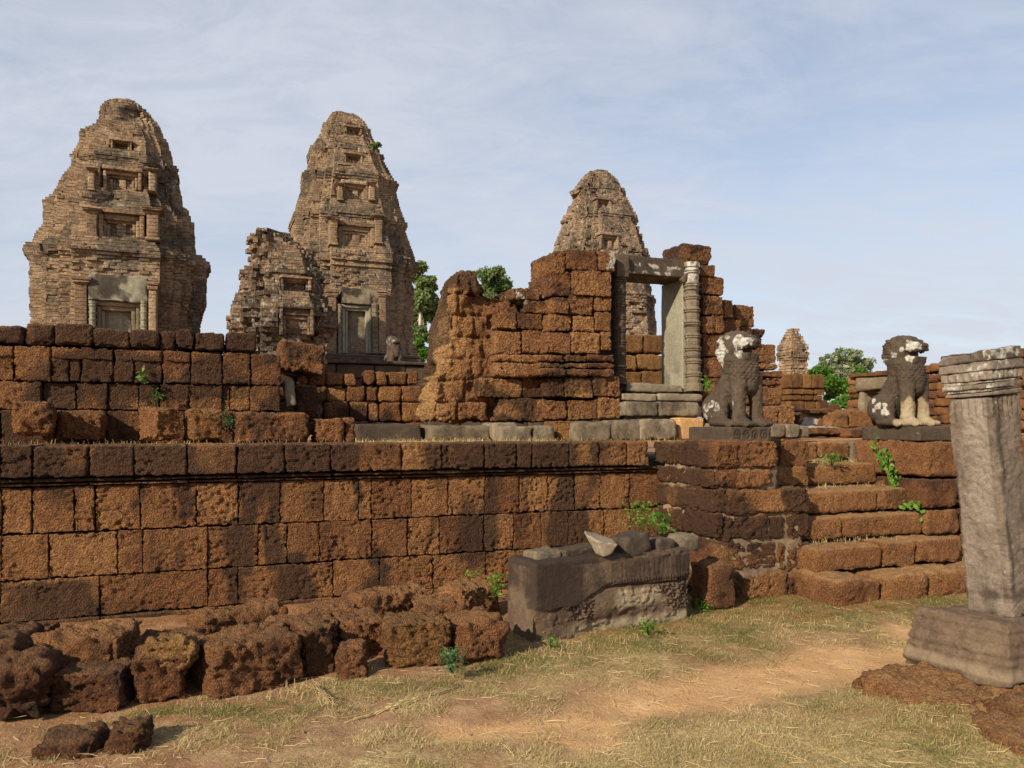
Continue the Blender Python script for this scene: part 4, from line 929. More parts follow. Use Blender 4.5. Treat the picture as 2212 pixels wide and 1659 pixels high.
for q in range(8):
    x = 1926
    while x < 2330:
        x2 = x+rnd(34, 60); xm = (x+x2)/2; yt = 806-(xm-1930)*.21+rnd(-5, 5)*(q == 7); yb = 936-(xm-1930)*.02; h_ = (yb-yt)/8
        a.merge(on_side(x, x2-.5, yb-h_*(q+1), yb-h_*q, tint=rnd(0, .8))); x = x2
a.merge(on_side(1832, 1935, 803, 813, dw=-.12)); a.merge(on_side(1934, 2330, 812, 936, dw=.2, depth=.35, res=.12));  a.merge(on_side(1826, 1935, 912, 938)); 
grow_stain(a, lambda w, n, z, V: (.4*sst(.5, .66, fbm(V*1.2, 3, 131)), .3*sst(.6, .7, fbm(V*2, 3, 132)))).build('block_courses', LATM, G2)
a = MB(); a.merge(on_side(1848, 1926, 813, 842, dw=-.06, pits=0, res=.06)); a.build('lintel', SST, G2)
a = MB(); a.merge(on_side(1852, 1864, 843, 890, dw=0.0, pits=0)); a.build('jamb', SST, G2)
a = MB(); a.merge(on_side(1866, 1880, 850, 890, dw=.25, pits=0)); a.build('jamb', SSP, G2)
a = MB(); a.merge(on_side(1864, 1922, 843, 850, dw=.1, pits=0)); a.build('door_frame', SSD, G2)
a = MB(); a.merge(on_side(1912, 1930, 843, 890, dw=.02, pits=0)); a.build('jamb', SSD, G2)
GB = thing('rubble_wall', (*WN(9.6, 12.5), 1.5), 'low heap of laterite blocks with a white lichen patch, behind the stair top', 'wall')
a = MB()
for b in ((1738, 1792, 894, 922, 11.6), (1794, 1836, 890, 926, 11.4), (1838, 1900, 886, 926, 11.4), (1748, 1802, 884, 894, 11.5), (1888, 1960, 890, 930, 11.5), (1760, 1830, 922, 940, 10.6), (1835, 1930, 926, 944, 10.4)):
    a.merge(blk_px(b[4], *b[:4], .7, res=.03, r=.04, rough=.025, pits=.018, warp=.04, skip=('+y',)))
a.merge(blk_px(12.1, 1700, 1990, 896, 945, .6, res=.06, r=.05, rough=.02, warp=.05, skip=('+y',)))
grow_stain(a, lambda w, n, z, V: (.35*sst(.5, .65, fbm(V*2, 3, 141)), .8*sst(.4, .55, fbm(V*5, 3, 142))*(w < on_n(11.6, 1772, 900)[0])*(z < 1.87)*(z > 1.66))).build('block_courses', LATM, GB)
loose('laterite_block', (1716, 1739, 891, 921), LATD, 'dark stone shape put in for the cast shadow at the gateway side wall foot', 'stone block', n=9.9, depth=.35, r=.09, tint=.1)  # no real stone: this dark block stands in for a cast shadow
FW = thing('far_wall', (*WN(16, 17), 1.5), 'small piece of dark far wall between the brick building and the trees', 'wall')
a = MB(); a.merge(blk_px(22, 1762, 1788, 864, 932, .6, res=.1)); a.merge(blk_px(22, 1789, 1815, 874, 932, .6, res=.1)); a.merge(blk_px(22.05, 1816, 1870, 884, 932, .6, res=.1)); a.merge(blk_px(22, 1700, 1761, 880, 932, .6, res=.1)); a.build('block_courses', LATD, FW)

# ------------------------------------------------------------------ trees and bushes
def leaf_quads(C, size, rs, squash=1.0):
    k = len(C); A = rs.normal(size=(k, 3)); A[:, 2] *= squash; A /= np.linalg.norm(A, axis=1)[:, None]+1e-9
    B = np.cross(A, rs.normal(size=(k, 3))); B /= np.linalg.norm(B, axis=1)[:, None]+1e-9
    s = size*(.6+.8*rs.rand(k))[:, None]
    V = np.stack([C-A*s, C+B*s*.5, C+A*s, C-B*s*.5], 1).reshape(-1, 3)
    return V, np.arange(4*k).reshape(-1, 4)
def tree(name, label, px_base, D, clumps, nleaf, lsize, mat, trunk=None, seed=1, bark='bark_pale', cat='tree', group=None, limbs=True):
    """clumps: (x px, y px, radius px, depth offset m)"""
    rs = np.random.RandomState(seed); b = pxD(*px_base, D)
    root = thing(name, tuple(b), label, cat, group); C = []; TI = []
    pts = [pxD(x, y, D+dz) for x, y, r, dz in clumps]; rad = [r*1.18*D/F for _, _, r, _ in clumps]; nleaf = int(nleaf*3.2); lsize *= .72
    tot = sum(r**2 for r in rad)
    for p, r in zip(pts, rad):
        k = int(nleaf*r*r/tot)
        sub = p+rs.normal(size=(7, 3))*r*np.array([.5, .5, .42]); sr = r*(.25+.3*rs.rand(7)); w = rs.randint(0, 7, k)
        d = rs.normal(size=(k, 3)); d /= np.linalg.norm(d, axis=1)[:, None]; q = rs.rand(k)**.6*1.45
        c = sub[w]+d*(sr[w]*q)[:, None]*np.array([1.1, 1.1, .8])
        C.append(c); TI.append(np.clip(.35+.25*rs.normal(size=k)+.22*(rs.rand(7)[w]-.5), 0, 1))
    V, Q = leaf_quads(np.concatenate(C), lsize, rs)
    MB().add(V, Q, tint=np.repeat(np.concatenate(TI), 4)).build('crown', mat, root, smooth=False)
    mb = MB()
    if trunk is None: trunk = [(px_base[0], px_base[1]), (clumps[0][0], clumps[0][1])]
    tp = [pxD(x, y, D) for x, y in trunk]; r0 = .018*np.linalg.norm(tp[-1]-tp[0])+.05
    dense = []
    for q in range(len(tp)-1):
        for t in np.linspace(0, 1, 6, endpoint=False): dense.append(tp[q]+(tp[q+1]-tp[q])*t+rs.normal(size=3)*.03)
    dense.append(tp[-1]); mb.add(*tube(dense, list(np.linspace(r0, r0*.35, len(dense))), 8))
    if limbs:
        for p, r in zip(pts, rad):
            st = dense[rs.randint(len(dense)//3, len(dense))]
            mb.add(*tube([st, (st+p)/2+np.array([0, 0, -.1*r])+rs.normal(size=3)*.1, p], [r0*.45, r0*.28, r0*.1], 6))
    mb.build('trunk', MATS[bark], root)
    return root
tree('slender_tree', 'tall slender tree with pale trunk showing right beside the tallest tower', (906, 800), 46, [(905, 596, 22, 0), (922, 640, 24, 1), (905, 650, 22, 0), (914, 690, 22, 1), (928, 612, 14, 0), (900, 720, 18, 0), (935, 670, 14, 1), (918, 725, 14, 0), (898, 690, 16, 2)], 5200, .17, MATS['leaf_tree'], trunk=[(907, 800), (908, 700), (906, 600)], seed=4, group='background trees')
tree('broadleaf_tree', 'dense green treetop peeping over the eroded gateway wall', (1070, 830), 48, [(1062, 608, 22, 0), (1085, 618, 22, 1), (1050, 640, 22, 0), (1098, 634, 16, 0), (1075, 650, 26, 1), (1048, 600, 10, 0)], 4200, .18, MATS['leaf_tree'], seed=6, group='background trees', bark='bark')
tree('feathery_tree', 'grey green feathery tree beyond the wall between brick building and far gateway', (1818, 900), 52, [(1818, 800, 24, 0), (1798, 796, 20, 0), (1842, 790, 22, 1), (1866, 800, 18, 0), (1812, 772, 14, 0), (1838, 770, 13, 0), (1790, 815, 18, 1), (1830, 822, 24, 0), (1868, 785, 12, 0), (1806, 835, 18, 0), (1848, 840, 20, 0), (1858, 822, 18, 1), (1782, 788, 10, 0)], 7600, .15, MATS['leaf_grey'], trunk=[(1818, 905), (1822, 850), (1826, 790)], seed=9, group='background trees')
tree('green_tree', 'bright green low tree in front of the grey green feathery one', (1780, 905), 44, [(1764, 808, 14, 0), (1780, 822, 16, 0), (1800, 826, 14, 0), (1770, 830, 14, 0), (1812, 838, 14, 0), (1795, 848, 12, 1), (1760, 822, 10, 0), (1850, 805, 9, 0)], 3000, .17, MATS['leaf_bright'], seed=12, group='background trees', bark='bark')
tree('green_bush', 'bright green bush along the wall foot under the feathery tree', (1815, 905), 36, [(1800, 876, 14, 0), (1820, 872, 14, 0), (1838, 876, 12, 0), (1786, 884, 10, 0)], 1800, .12, MATS['leaf_bright'], seed=14, cat='bush', bark='bark')
tree('green_bush', 'green bush at the foot of the slender tree beside the tallest tower', (906, 800), 40, [(902, 752, 16, 0), (915, 762, 16, 0), (900, 775, 14, 0)], 1300, .14, MATS['leaf_bright'], seed=15, cat='bush', bark='bark')
tree('tuft', 'little green shrub growing out of the tallest tower near its top', (806, 322), 30.3, [(812, 316, 6, 0), (806, 320, 6, 0), (818, 312, 4, 0)], 130, .10, MATS['leaf_tree'], seed=17, cat='shrub', bark='bark', limbs=False)

# ------------------------------------------------------------------ guardian lions
def lion_mesh():
    m = MB()
    def e(c, r, rz=0, ry=0, rx=0): V, Q, T = ell(c, r, Matrix.Rotation(rz, 3, 'Z') @ Matrix.Rotation(ry, 3, 'Y') @ Matrix.Rotation(rx, 3, 'X')); m.add(V, Q, T)
    e((.135, 0, .53), (.165, .168, .20)); e((.15, 0, .44), (.14, .15, .12)); e((.06, 0, .68), (.155, .172, .17)); e((.15, 0, .615), (.145, .16, .13)); e((.04, 0, .60), (.13, .16, .16))
    for t in np.linspace(0, 1, 7): e((.07-.20*t, 0, .52-.31*t), (.15, .155+.01*t, .16))
    e((-.13, 0, .19), (.15, .17, .18))
    for sg in (-1, 1):
        e((-.105, sg*.135, .20), (.165, .085, .165), ry=.35); e((-.03, sg*.16, .10), (.10, .075, .095)); e((.0, sg*.165, .045), (.15, .078, .05))
        for q in (-1.5, -.5, .5, 1.5): e((.135, sg*.165+q*.033, .030), (.048, .018, .032))
        V, Q, T = tube([(.17, sg*.115, .56), (.19, sg*.128, .40), (.20, sg*.132, .22), (.205, sg*.135, .04)], [.098, .082, .068, .072], 16); m.add(V, Q, T)
        e((.225, sg*.135, .045), (.115, .082, .052)); e((.20, sg*.135, .10), (.078, .074, .04))
        for q in (-1.5, -.5, .5, 1.5): e((.325, sg*.135+q*.036, .032), (.05, .019, .034))
        # head side: brow, eye, cheek, ear, curls of the mane
        e((.185, sg*.088, .925), (.055, .05, .026)); e((.205, sg*.085, .895), (.035, .035, .026)); e((.08, sg*.115, .80), (.08, .05, .08)); e((.03, sg*.135, .90), (.035, .022, .06))
        for q, (cx, cz) in enumerate(((-.03, .93), (-.055, .88), (-.07, .83), (-.075, .78), (-.06, .735), (-.03, .70), (.02, .68), (.07, .675))): e((cx, sg*(.115+.012*(q % 2)), cz), (.035, .035, .035))
        e((-.02, sg*.09, .82), (.07, .07, .13)); e((.22, sg*.05, .865), (.045, .042, .03))
    e((.055, 0, .865), (.155, .162, .135)); e((-.02, 0, .82), (.095, .145, .17)); e((.075, 0, .962), (.135, .135, .032))
    def rb(c, h, r):
        h = np.array(h); V, Q = lattice(np.linspace(-1, 1, 12), np.linspace(-1, 1, 12), np.linspace(-1, 1, 9)); V = V*h; i_ = np.clip(V, -(h-r), h-r); d_ = V-i_; m.add(i_+d_/np.maximum(np.linalg.norm(d_, axis=1), 1e-9)[:, None]*r+np.array(c), Q)
    rb((.185, 0, .866), (.115, .118, .042), .036); e((.285, 0, .872), (.032, .058, .034)); rb((.19, 0, .830), (.112, .118, .015), .013)
    rb((.155, 0, .712), (.122, .110, .032), .028); rb((.175, 0, .742), (.105, .106, .013), .011); e((.11, 0, .70), (.09, .12, .05)); e((.17, 0, .925), (.085, .11, .03))
    for q in np.linspace(-1.1, 1.1, 7): e((.14+.145*math.cos(q), .108*math.sin(q), .806), (.013, .013, .014))
    e((-.28, 0, .10), (.04, .05, .10))
    co, no, Q, T = remesh(m, .0095, 2)
    x, y, z = co.T
    # carved scales on the breast, strands on the mane
    sc = sst(-.02, .10, x)*sst(.425+.25*np.abs(y), .47+.25*np.abs(y), z)*sst(.685, .65, z)*sst(.0, .3, no[:, 0]+.35*np.abs(no[:, 1]))
    ang = np.arctan2(y, x-.0)*.17; row = np.floor(z/.030); cu = ((ang/.034+.5*(row % 2)) % 1)-.5; cv = (z/.030 % 1)-.62
    d = np.sqrt((cu*1.15)**2+(cv*.9)**2)
    disp = sc*.011*sst(.52, .15, d)-sc*.004
    ring = np.exp(-((z-.685+.05*(x < 0))/.010)**2)*sst(.3, .1, np.abs(x-.07)-.1); disp += .006*ring
    mane = sst(.06, -.02, x)*sst(.68, .72, z)
    disp += mane*.008*np.sin(z*190+5*np.sin(y*40))
    disp += .010*(fbm(co*9, 3, 201)-.5)+.005*(fbm(co*32, 2, 202)-.5)
    disp += .006*(fbm(co*60, 2, 206)-.5)+.012*(fbm(co*5, 3, 203)-.5)-.006*sst(.6, .75, vn(co*26, 204))
    co = co+no*disp[:, None]
    def patches(lst):
        r = np.zeros(len(co))
        for (px, py, pz, pr, a) in lst: r = np.maximum(r, a*sst(pr*1.15, pr*.75, np.linalg.norm(co-np.array([px, py, pz]), axis=1)+.13*(fbm(co*13, 4, 205)-.5)))
        return r
    return co, Q, T, patches
LCO, LQ, LT, LPATCH = lion_mesh()
def lion(name, w, n, zb, H, ang, label, cat, patches, pale=None, tint=.3, mat=SSD, group=None):
    c, s_ = math.cos(ang), math.sin(ang); V = LCO*H
    X, Y = WN(w, n); P = np.stack([V[:, 0]*c-V[:, 1]*s_+X, V[:, 0]*s_+V[:, 1]*c+Y, V[:, 2]+zb], 1)
    pl = np.zeros(len(V))
    if pale: pl = pale(LCO)
    o = MB().add(P, LQ, LT, tint=tint, stain=.12*sst(.5, .65, fbm(LCO*5, 3, 207)), lichen=LPATCH(patches), pale=pl).build(name, mat, origin=(X, Y, zb))
    return tag(o, label, cat, group)
LA = math.radians(-55.7)
lw, _ = on_n(6.42, 1590, 920)
lion('guardian_lion', lw-.02, 6.46, 1.662, .975, LA, 'seated dark brown stone lion with white lichen mouth and dark legs beside the stair', 'lion statue',
     [(.20, -.10, .865, .085, .85), (.25, -.04, .87, .06, .8), (.17, -.10, .735, .065, .6), (-.06, -.13, .78, .075, .9), (-.02, -.14, .70, .06, .8), (-.03, -.12, .90, .05, .75), (.06, -.15, .93, .04, .7), (.05, -.15, .80, .035, .7), (-.10, -.22, .24, .05, .7), (-.02, -.2, .22, .05, .6), (-.16, -.2, .2, .05, .6), (-.2, -.17, .12, .05, .7), (.19, -.19, .33, .02, .7), (.16, -.19, .24, .03, .8), (.2, .07, .30, .02, .6)], tint=.35, group='guardian lions')
lw2, _ = on_n(6.5, 1948, 915)
lion('guardian_lion', lw2-.04, 6.52, 1.67, 1.03, LA-.08, 'seated stone lion with pale patched front legs, by the leaning pillar', 'lion statue',
     [(.23, -.09, .87, .07, .9), (.27, -.02, .85, .05, .9), (.20, -.1, .735, .06, .75), (.12, -.13, .83, .03, .8), (.06, -.15, .79, .03, .7), (-.07, -.12, .76, .05, .5), (-.09, -.21, .22, .05, .75), (-.15, -.2, .27, .03, .7), (-.13, -.21, .18, .035, .7), (-.01, -.2, .23, .045, .75), (-.02, -.2, .15, .04, .7), (.22, .14, .25, .06, .35)],
     pale=lambda C: sst(.08, .12, C[:, 0])*sst(.31, .27, C[:, 2]+.03*np.sin(C[:, 0]*40+C[:, 1]*30))*.95, tint=.3, group='guardian lions')
for (x, y, D, ly, H) in ((852, 797, 25.2, 'small far stone lion standing out front of the tower stair, nearer of two', 1.02), (845, 788, 26.6, 'small far stone lion half hidden behind its twin by the tower stair', 1.0)):
    p = pxD(x, y, D); w, n = wn_of(p[0], p[1])
    lion('guardian_lion', w, n, p[2], H, LA-.15, ly, 'lion statue', [(.2, -.08, .86, .08, .6), (-.05, -.12, .78, .06, .6), (-.1, -.2, .2, .08, .7)], group='guardian lions', mat=SSD)
# plinths under the lions
def pedestal(w0, w1, n0, n1, z0, z1, label, carve):
    X, Y = WN((w0+w1)/2, (n0+n1)/2); nx = int((w1-w0)/.009); 
    V, Q = lattice(np.linspace(-1, 1, nx), np.linspace(-1, 1, 24), np.linspace(-1, 1, 17)); h = np.array([(w1-w0)/2, (n1-n0)/2, (z1-z0)/2]); L = V*h
    P = L.copy(); r = .014; inner = np.clip(P, -(h-r), h-r); d = P-inner; P = inner+d/np.maximum(np.linalg.norm(d, axis=1), 1e-9)[:, None]*r*sst(0, 1e-6, np.linalg.norm(d, axis=1))[:, None]
    P += .010*(fbm(L*8+w0*5, 3, 211)[:, None]-.5)*np.sign(V)*(np.abs(V) > .95)
    if carve:
        fr = V[:, 1] < -.99; cu = ((L[:, 0]/.105) % 1)-.5; cv = L[:, 2]/.105; rr = np.hypot(cu, cv)
        P[:, 1] += fr*.012*((np.abs(rr-.36) < .07) | (rr < .13) | ((np.abs(np.sin(np.arctan2(cv, cu)*4)) > .8) & (rr < .33)))
    M = mat4((X, Y, (z0+z1)/2), ROT_T+.0); W = P@M[:3, :3].T+M[:3, 3]
    return tag(MB().add(W, Q, tint=.35, stain=.06).build('lion_plinth', SSD, origin=(X, Y, z0)), label, 'plinth', 'lion plinths')
pedestal(4.68, 5.17, 6.10, 6.80, 1.51, 1.663, 'low dark stone plinth carved with rosettes under the brown lion', True)
pedestal(7.165, 7.75, 6.10, 6.90, 1.51, 1.672, 'low plain dark stone plinth under the pale legged lion', False)

# ------------------------------------------------------------------ carved lintel lying against the wall
def carved_slab():
    A = np.array([.245, 5.9]); B = np.array([1.61, 6.69]); L = np.linalg.norm(B-A); ex = (B-A)/L; ey = np.array([-ex[1], ex[0]]); H = .60; dp = .42
    V, Q = lattice(np.linspace(0, L, 170), np.linspace(0, dp, 30), np.linspace(-.04, H, 78))
    s_, t, q = V[:, 0]/L, V[:, 2]/H, V[:, 1]
    front = q < 1e-6; P = V.copy(); r = .03
    c = np.array([L/2, dp/2, (H-.04)/2]); hh = np.array([L/2, dp/2, (H+.04)/2]); U = P-c; rr = r*(.6+1.0*vn(V*4, 220))
    inner = np.clip(U, -(hh-rr[:, None]), hh-rr[:, None]); d = U-inner; ln = np.linalg.norm(d, axis=1); P = c+inner+d/np.maximum(ln, 1e-9)[:, None]*np.minimum(rr, ln*10)[:, None]
    nz = fbm(np.stack([s_*5, t*2.2, s_*0], 1), 3, 221); dep = np.zeros(len(V))
    line = .60-.03*s_+.06*(nz-.5)
    band = sst(line-.012, line+.012, t)*sst(.40, .52, s_+.25*(t-.6))
    smooth_l = sst(.0, .04, t-(.30+.62*s_)+.30*(nz-.5))*sst(.56, .48, s_-.18*(t-.6))
    proud = np.maximum(band*(t < .93), smooth_l)
    dep += -.017*proud
    # petals along the band, beads under it
    cu = ((s_*L+.05*nz)/.048 % 1)-.5
    pet = band*(t < .90)*(t > .66)*sst(.48, .2, np.abs(cu)*(1+.5*(t-.66)))
    dep += -.0045*pet*sst(.3, .75, vn(np.stack([s_*L*14, t*6, s_*0], 1), 229)+.15)
    bd = (s_*L/.026 % 1)-.5; dep += -.012*band*(np.abs(t-.635) < .028)*sst(.5, .2, np.abs(bd))
    dep += .030*np.exp(-((t-line+.015)/.014)**2)*sst(.38, .46, s_)
    # scrolls
    a1 = sst(.10, .16, s_)*sst(.52, .46, s_)*sst(.16, .22, t)*(1-proud)*sst(.43, .50, fbm(np.stack([s_*7, t*3, s_*0], 1), 2, 223)+.10)
    a2 = sst(.80, .86, s_)*sst(.12, .2, t)*sst(.60, .57, t)
    a3 = sst(.70, .76, s_)*sst(.38, .44, t)*sst(.58, .54, t)
    ar = np.clip(a1+a2+a3, 0, 1)
    gx = s_*L/.085; gy = t*H/.085+.5*(np.floor(gx) % 2); ru = np.hypot((gx % 1)-.5, (gy % 1)-.5); sw = np.arctan2((gy % 1)-.5, (gx % 1)-.5)
    scroll = np.cos(ru*17+sw*1.0)
    fine = vn(np.stack([s_*L*42, t*H*42, s_*0], 1), 225)
    dep += ar*(-.011*scroll-.016*(fine-.45))
    dep += .050*(1-proud)*(fbm(np.stack([s_*L*5, t*H*7, s_*0], 1), 5, 226)-.5)*(1-.6*ar)+.022*proud*(fbm(np.stack([s_*L*7, t*H*5, s_*0], 1), 5, 231)-.5)-.014*sst(.55, .7, fbm(np.stack([s_*L*13, t*H*17, s_*0], 1), 3, 232))*(1-proud)
    dep += .05*sst(.30, .02, t)*sst(.06, .25, s_)*sst(1.0, .8, s_)*sst(.3, .7, nz)
    dep += .04*sst(.10, .0, s_)*sst(.45, .1, t)
    hole = np.exp(-(((s_-.0)/.0)**2)) if False else 0
    P[:, 1] += front*dep
    P += .016*(np.stack([fbm(V*9+k, 4, 230+k) for k in range(3)], 1)-.5)
    A = A-.09*ex; X = A[0]+ex[0]*P[:, 0]+ey[0]*P[:, 1]; Y = A[1]+ex[1]*P[:, 0]+ey[1]*P[:, 1]
    z = P[:, 2]+.02
    n2 = fbm(np.stack([s_*4, t*2, q], 1), 3, 227)
    st = .40*proud*sst(.25, .5, n2+.1)+.22*ar+.20*sst(.50, .25, s_)*sst(.2, .4, t)*sst(.3, .5, n2)+.25*(t > .93)
    pale = front*(.75*sst(.46, .54, s_)*sst(.86, .76, s_)*sst(.54, .48, t)*sst(.22, .34, t)*sst(.36, .46, n2+.06)+.8*sst(.16, .06, t-.06*nz+.02)*sst(.15, .3, s_))
    o = MB().add(np.stack([X, Y, z], 1), Q, tint=.35, stain=np.clip(st, 0, 1), pale=np.clip(1.25*pale-.3*ar, 0, .85), lichen=0).build('carved_lintel', MATS['sandstone_lintel'], origin=(A[0]+.4, A[1]+.4, 0))
    return tag(o, 'big dark sandstone lintel with worn carving, lying against the terrace wall left of the stair', 'carved stone')
m_sandstone('sandstone_lintel', [(.2, (.055, .033, .022)), (.45, (.110, .070, .045)), (.65, (.165, .115, .075)), (.9, (.25, .19, .125))], 1.2, (.030, .020, .015))
carved_slab()
def frag(x0, x1, y0, y1, D, dp, label, mat=SST, rz=.55, rx=0., ry=0., taper=(0, 0), **kw):
    p = pxD((x0+x1)/2, (y0+y1)/2, D); sx = (x1-x0)*D/F*1.05; sz = (y1-y0)*D/F
    kk = dict(res=.014, r=.022, rough=.010, pits=0, warp=.034, chip=1.4, taper=taper); kk.update(kw)
    mb = block((sx, dp, sz), mat4(p, rz, rx, ry), **kk)
    return tag(mb.build('stone_fragment', mat, origin=(p[0], p[1], p[2]-sz/2)), label, 'stone fragment', 'stone fragments on the fallen lintel')
frag(1262, 1330, 1158, 1203, 6.55, .20, 'pale wedge shaped stone fragment with a bright top, on the fallen lintel', MATS['sandstone_pale'], rz=.2, ry=.18, rx=-.35, taper=(-.55, -.3), pale=0) if False else None
def wedge():
    D = 6.24; c = pxD(1296, 1199, D); k = D/F
    top = [(-36, 50, -.08), (-8, 36, -.14), (36, 28, -.12), (32, 30, .14), (-6, 42, .18), (-34, 52, .08)]; bot = [(-10, 4, -.06), (6, 0, -.11), (22, 6, -.08), (24, 4, .08), (4, 2, .12), (-8, 6, .05)]
    V = np.array([(c[0]+x*k, c[1]+d, c[2]+y*k) for x, y, d in top+bot]); m = 6
    Q = [(i, (i+1) % m, m+(i+1) % m, m+i) for i in range(m)]
    mb = MB().add(V, Q+[(0, 5, 4, 1), (1, 4, 3, 2), (6, 7, 10, 11), (7, 8, 9, 10)], None); co, no, q, t = remesh(mb, .012, 2)
    co = co+no*(.012*(fbm(co*14, 3, 240)-.5))[:, None]
    mb = MB().add(co, q, t, tint=1.6, stain=.0); tag(mb.build('stone_fragment', SST, origin=c), 'pale wedge shaped stone fragment with a bright top, on the fallen lintel', 'stone fragment', 'stone fragments on the fallen lintel')
wedge()
frag(1322, 1398, 1150, 1196, 6.48, .24, 'brown slanted stone fragment right behind the pale wedge', SSD, rz=.5, ry=-.2, taper=(.15, 0))
frag(1397, 1452, 1160, 1190, 6.66, .22, 'flat brown stone fragment next to the right one at the lintel end', SSD, rz=.62, tint=.8)
frag(1450, 1502, 1156, 1188, 6.80, .22, 'flat grey brown stone fragment at the right end of the fallen lintel', SST, rz=.65, tint=.0, stain=.1)
frag(1196, 1292, 1178, 1206, 6.34, .2, 'long thin dark stone fragment left of the pale wedge', SSD, rz=.6, ry=-.05)
frag(1140, 1204, 1188, 1212, 6.18, .2, 'leftmost thin stone fragment on the fallen lintel with a light spot', SST, rz=.6, tint=.2, stain=.1)
tag(block((.34, .28, .46), mat4((1.86, 7.1, .2), .4), res=.025, r=.06, rough=.02, pits=.014, warp=.04, stain=.3).build('laterite_block', LATM, origin=(1.86, 7.1, 0)), 'dark laterite block wedged in shade between lintel end and stair flank', 'stone block')

# ------------------------------------------------------------------ leaning pillar at the right
def pillar():
    rz = math.radians(26.8); ex = np.array([math.cos(rz), math.sin(rz)]); ey = np.array([-ex[1], ex[0]])
    cor = np.array([3.10, 4.75]); cb = cor+.14*ex+.14*ey; zb = .48
    tilt = -math.radians(5.6)
    R = np.array(Matrix.Translation((cb[0], cb[1], zb)) @ Matrix.Rotation(tilt, 4, 'Y') @ Matrix.Rotation(rz, 4, 'Z'))
    root = thing('stone_pillar', (cb[0], cb[1], .08), 'leaning grey pink sandstone pillar with a white crusted moulded capital', 'pillar')
    def put(size, z0, z1, name, mat=MATS['sandstone_pink'], M=R, dx=0, dy=0, mb=None, **kw):
        kk = dict(res=.02, r=.012, rough=.006, pits=0, warp=.008); kk.update(kw)
        b = block((size, size, z1-z0), M@np.array(Matrix.Translation((dx, dy, (z0+z1)/2))), **kk)
        return b if mb is None else mb.merge(b)
    a = MB(); put(.286, .0, 1.385, '', mb=a, res=.009, r=.014, rough=.010, warp=.010, chip=2.2, pits=.004)
    # necking ornament, foot roll
    put(.30, .0, .10, '', mb=a, r=.03, warp=.01)
    V = np.concatenate(a.V); Ri = np.linalg.inv(R); Lc = V@Ri[:3, :3].T+Ri[:3, 3]
    lf = (Lc[:, 0] < -.10); rf = (Lc[:, 1] < -.10); cc = np.where(rf, Lc[:, 0], Lc[:, 1])
    edge = np.minimum(np.abs(Lc[:, 0]+.143), np.abs(Lc[:, 1]+.143))
    st = .50*np.exp(-((cc-np.where(rf, -.10, -.128)+.02*(fbm(np.stack([cc*0, cc*0, Lc[:, 2]*9], 1), 2, 248)-.5))/.014)**2)*sst(.35, .6, vn(np.stack([cc*0, cc*0, Lc[:, 2]*3], 1), 250)+.2)*rf
    st += .55*sst(.122, .135, cc)*lf*sst(.3, .55, vn(np.stack([cc*0, cc*0+3, Lc[:, 2]*7], 1), 252)+.12)
    st += .35*np.exp(-((Lc[:, 2]-.13)/.035)**2)+.16*rf+.30*sst(.52, .66, fbm(np.stack([cc*9, rf*3., Lc[:, 2]*1.3], 1), 3, 254))
    pal = lf*.75*sst(.11, .06, np.abs(cc+.01))*sst(.42, .6, fbm(np.stack([cc*5, cc*0, Lc[:, 2]*2.2], 1), 3, 249)+.06)
    sp = fbm(Lc*26, 3, 251); li = .40*sst(.62, .68, sp)*sst(.55, .68, fbm(Lc*4, 2, 253))*(edge > .02)
    disp = np.zeros(len(V)); nk = (Lc[:, 2] > 1.245)*(Lc[:, 2] < 1.38)
    disp = nk*.008*np.cos(cc*2*np.pi/.045)*sst(.0, .4, np.sin((Lc[:, 2]-1.245)/.135*np.pi))
    dv = np.zeros((len(V), 3)); dv[:, 0] = np.where(lf, -disp, 0); dv[:, 1] = np.where(rf, -disp, 0)
    Lc = Lc+dv; a.V = [Lc@R[:3, :3].T+R[:3, 3]]; a.A['stain'] = [st]; a.A['lichen'] = [li]; a.A['tint'] = [np.full(len(V), .4)]; a.A['pale'] = [pal*.0]; a.A['tint'] = [.3+1.0*pal]
    a.build('shaft', MATS['sandstone_pink'], root)
    a = MB()
    for z0, z1, sz in ((1.385, 1.41, .31), (1.412, 1.432, .292), (1.434, 1.462, .318), (1.464, 1.482, .306), (1.484, 1.54, .324), (1.542, 1.60, .346), (1.602, 1.70, .338)):
        put(sz, z0, z1, '', mb=a, res=.011, r=.009, rough=.007, warp=.008)
    V = np.concatenate(a.V); Lc = V@Ri[:3, :3].T+Ri[:3, 3]; lf = Lc[:, 0] < -.135; rf = Lc[:, 1] < -.135; cc = np.where(rf, Lc[:, 0], Lc[:, 1])
    disp = ((Lc[:, 2] > 1.434) & (Lc[:, 2] < 1.462))*.008*np.cos(cc*2*np.pi/.022)+((Lc[:, 2] > 1.484) & (Lc[:, 2] < 1.54))*.012*np.cos(cc*2*np.pi/.05)*np.sin((Lc[:, 2]-1.484)/.056*np.pi)
    disp = disp-.05*sst(1.62, 1.70, Lc[:, 2])*sst(.45, .7, fbm(Lc*6, 2, 255))
    Lc[:, 0] -= np.where(lf, disp, 0); Lc[:, 1] -= np.where(rf, disp, 0)
    Lc[:, 2] += sst(1.60, 1.70, Lc[:, 2])*(.05*(fbm(Lc*np.array([7, 7, 0])+3, 3, 256)-.5)-.03)
    n = fbm(Lc*15, 4, 257)
    li = np.clip(.70*sst(.42, .56, n)*sst(1.39, 1.43, Lc[:, 2])*sst(1.60, 1.575, Lc[:, 2]+.10*(n-.5)+.10*sst(-.06, .12, cc)*lf)+.75*sst(.50, .6, n)*rf*(Lc[:, 2] > 1.44), 0, .85)
    a.V = [Lc@R[:3, :3].T+R[:3, 3]]; a.A['lichen'] = [li]; a.A['stain'] = [.45*sst(1.56, 1.61, Lc[:, 2])*(1-li)]
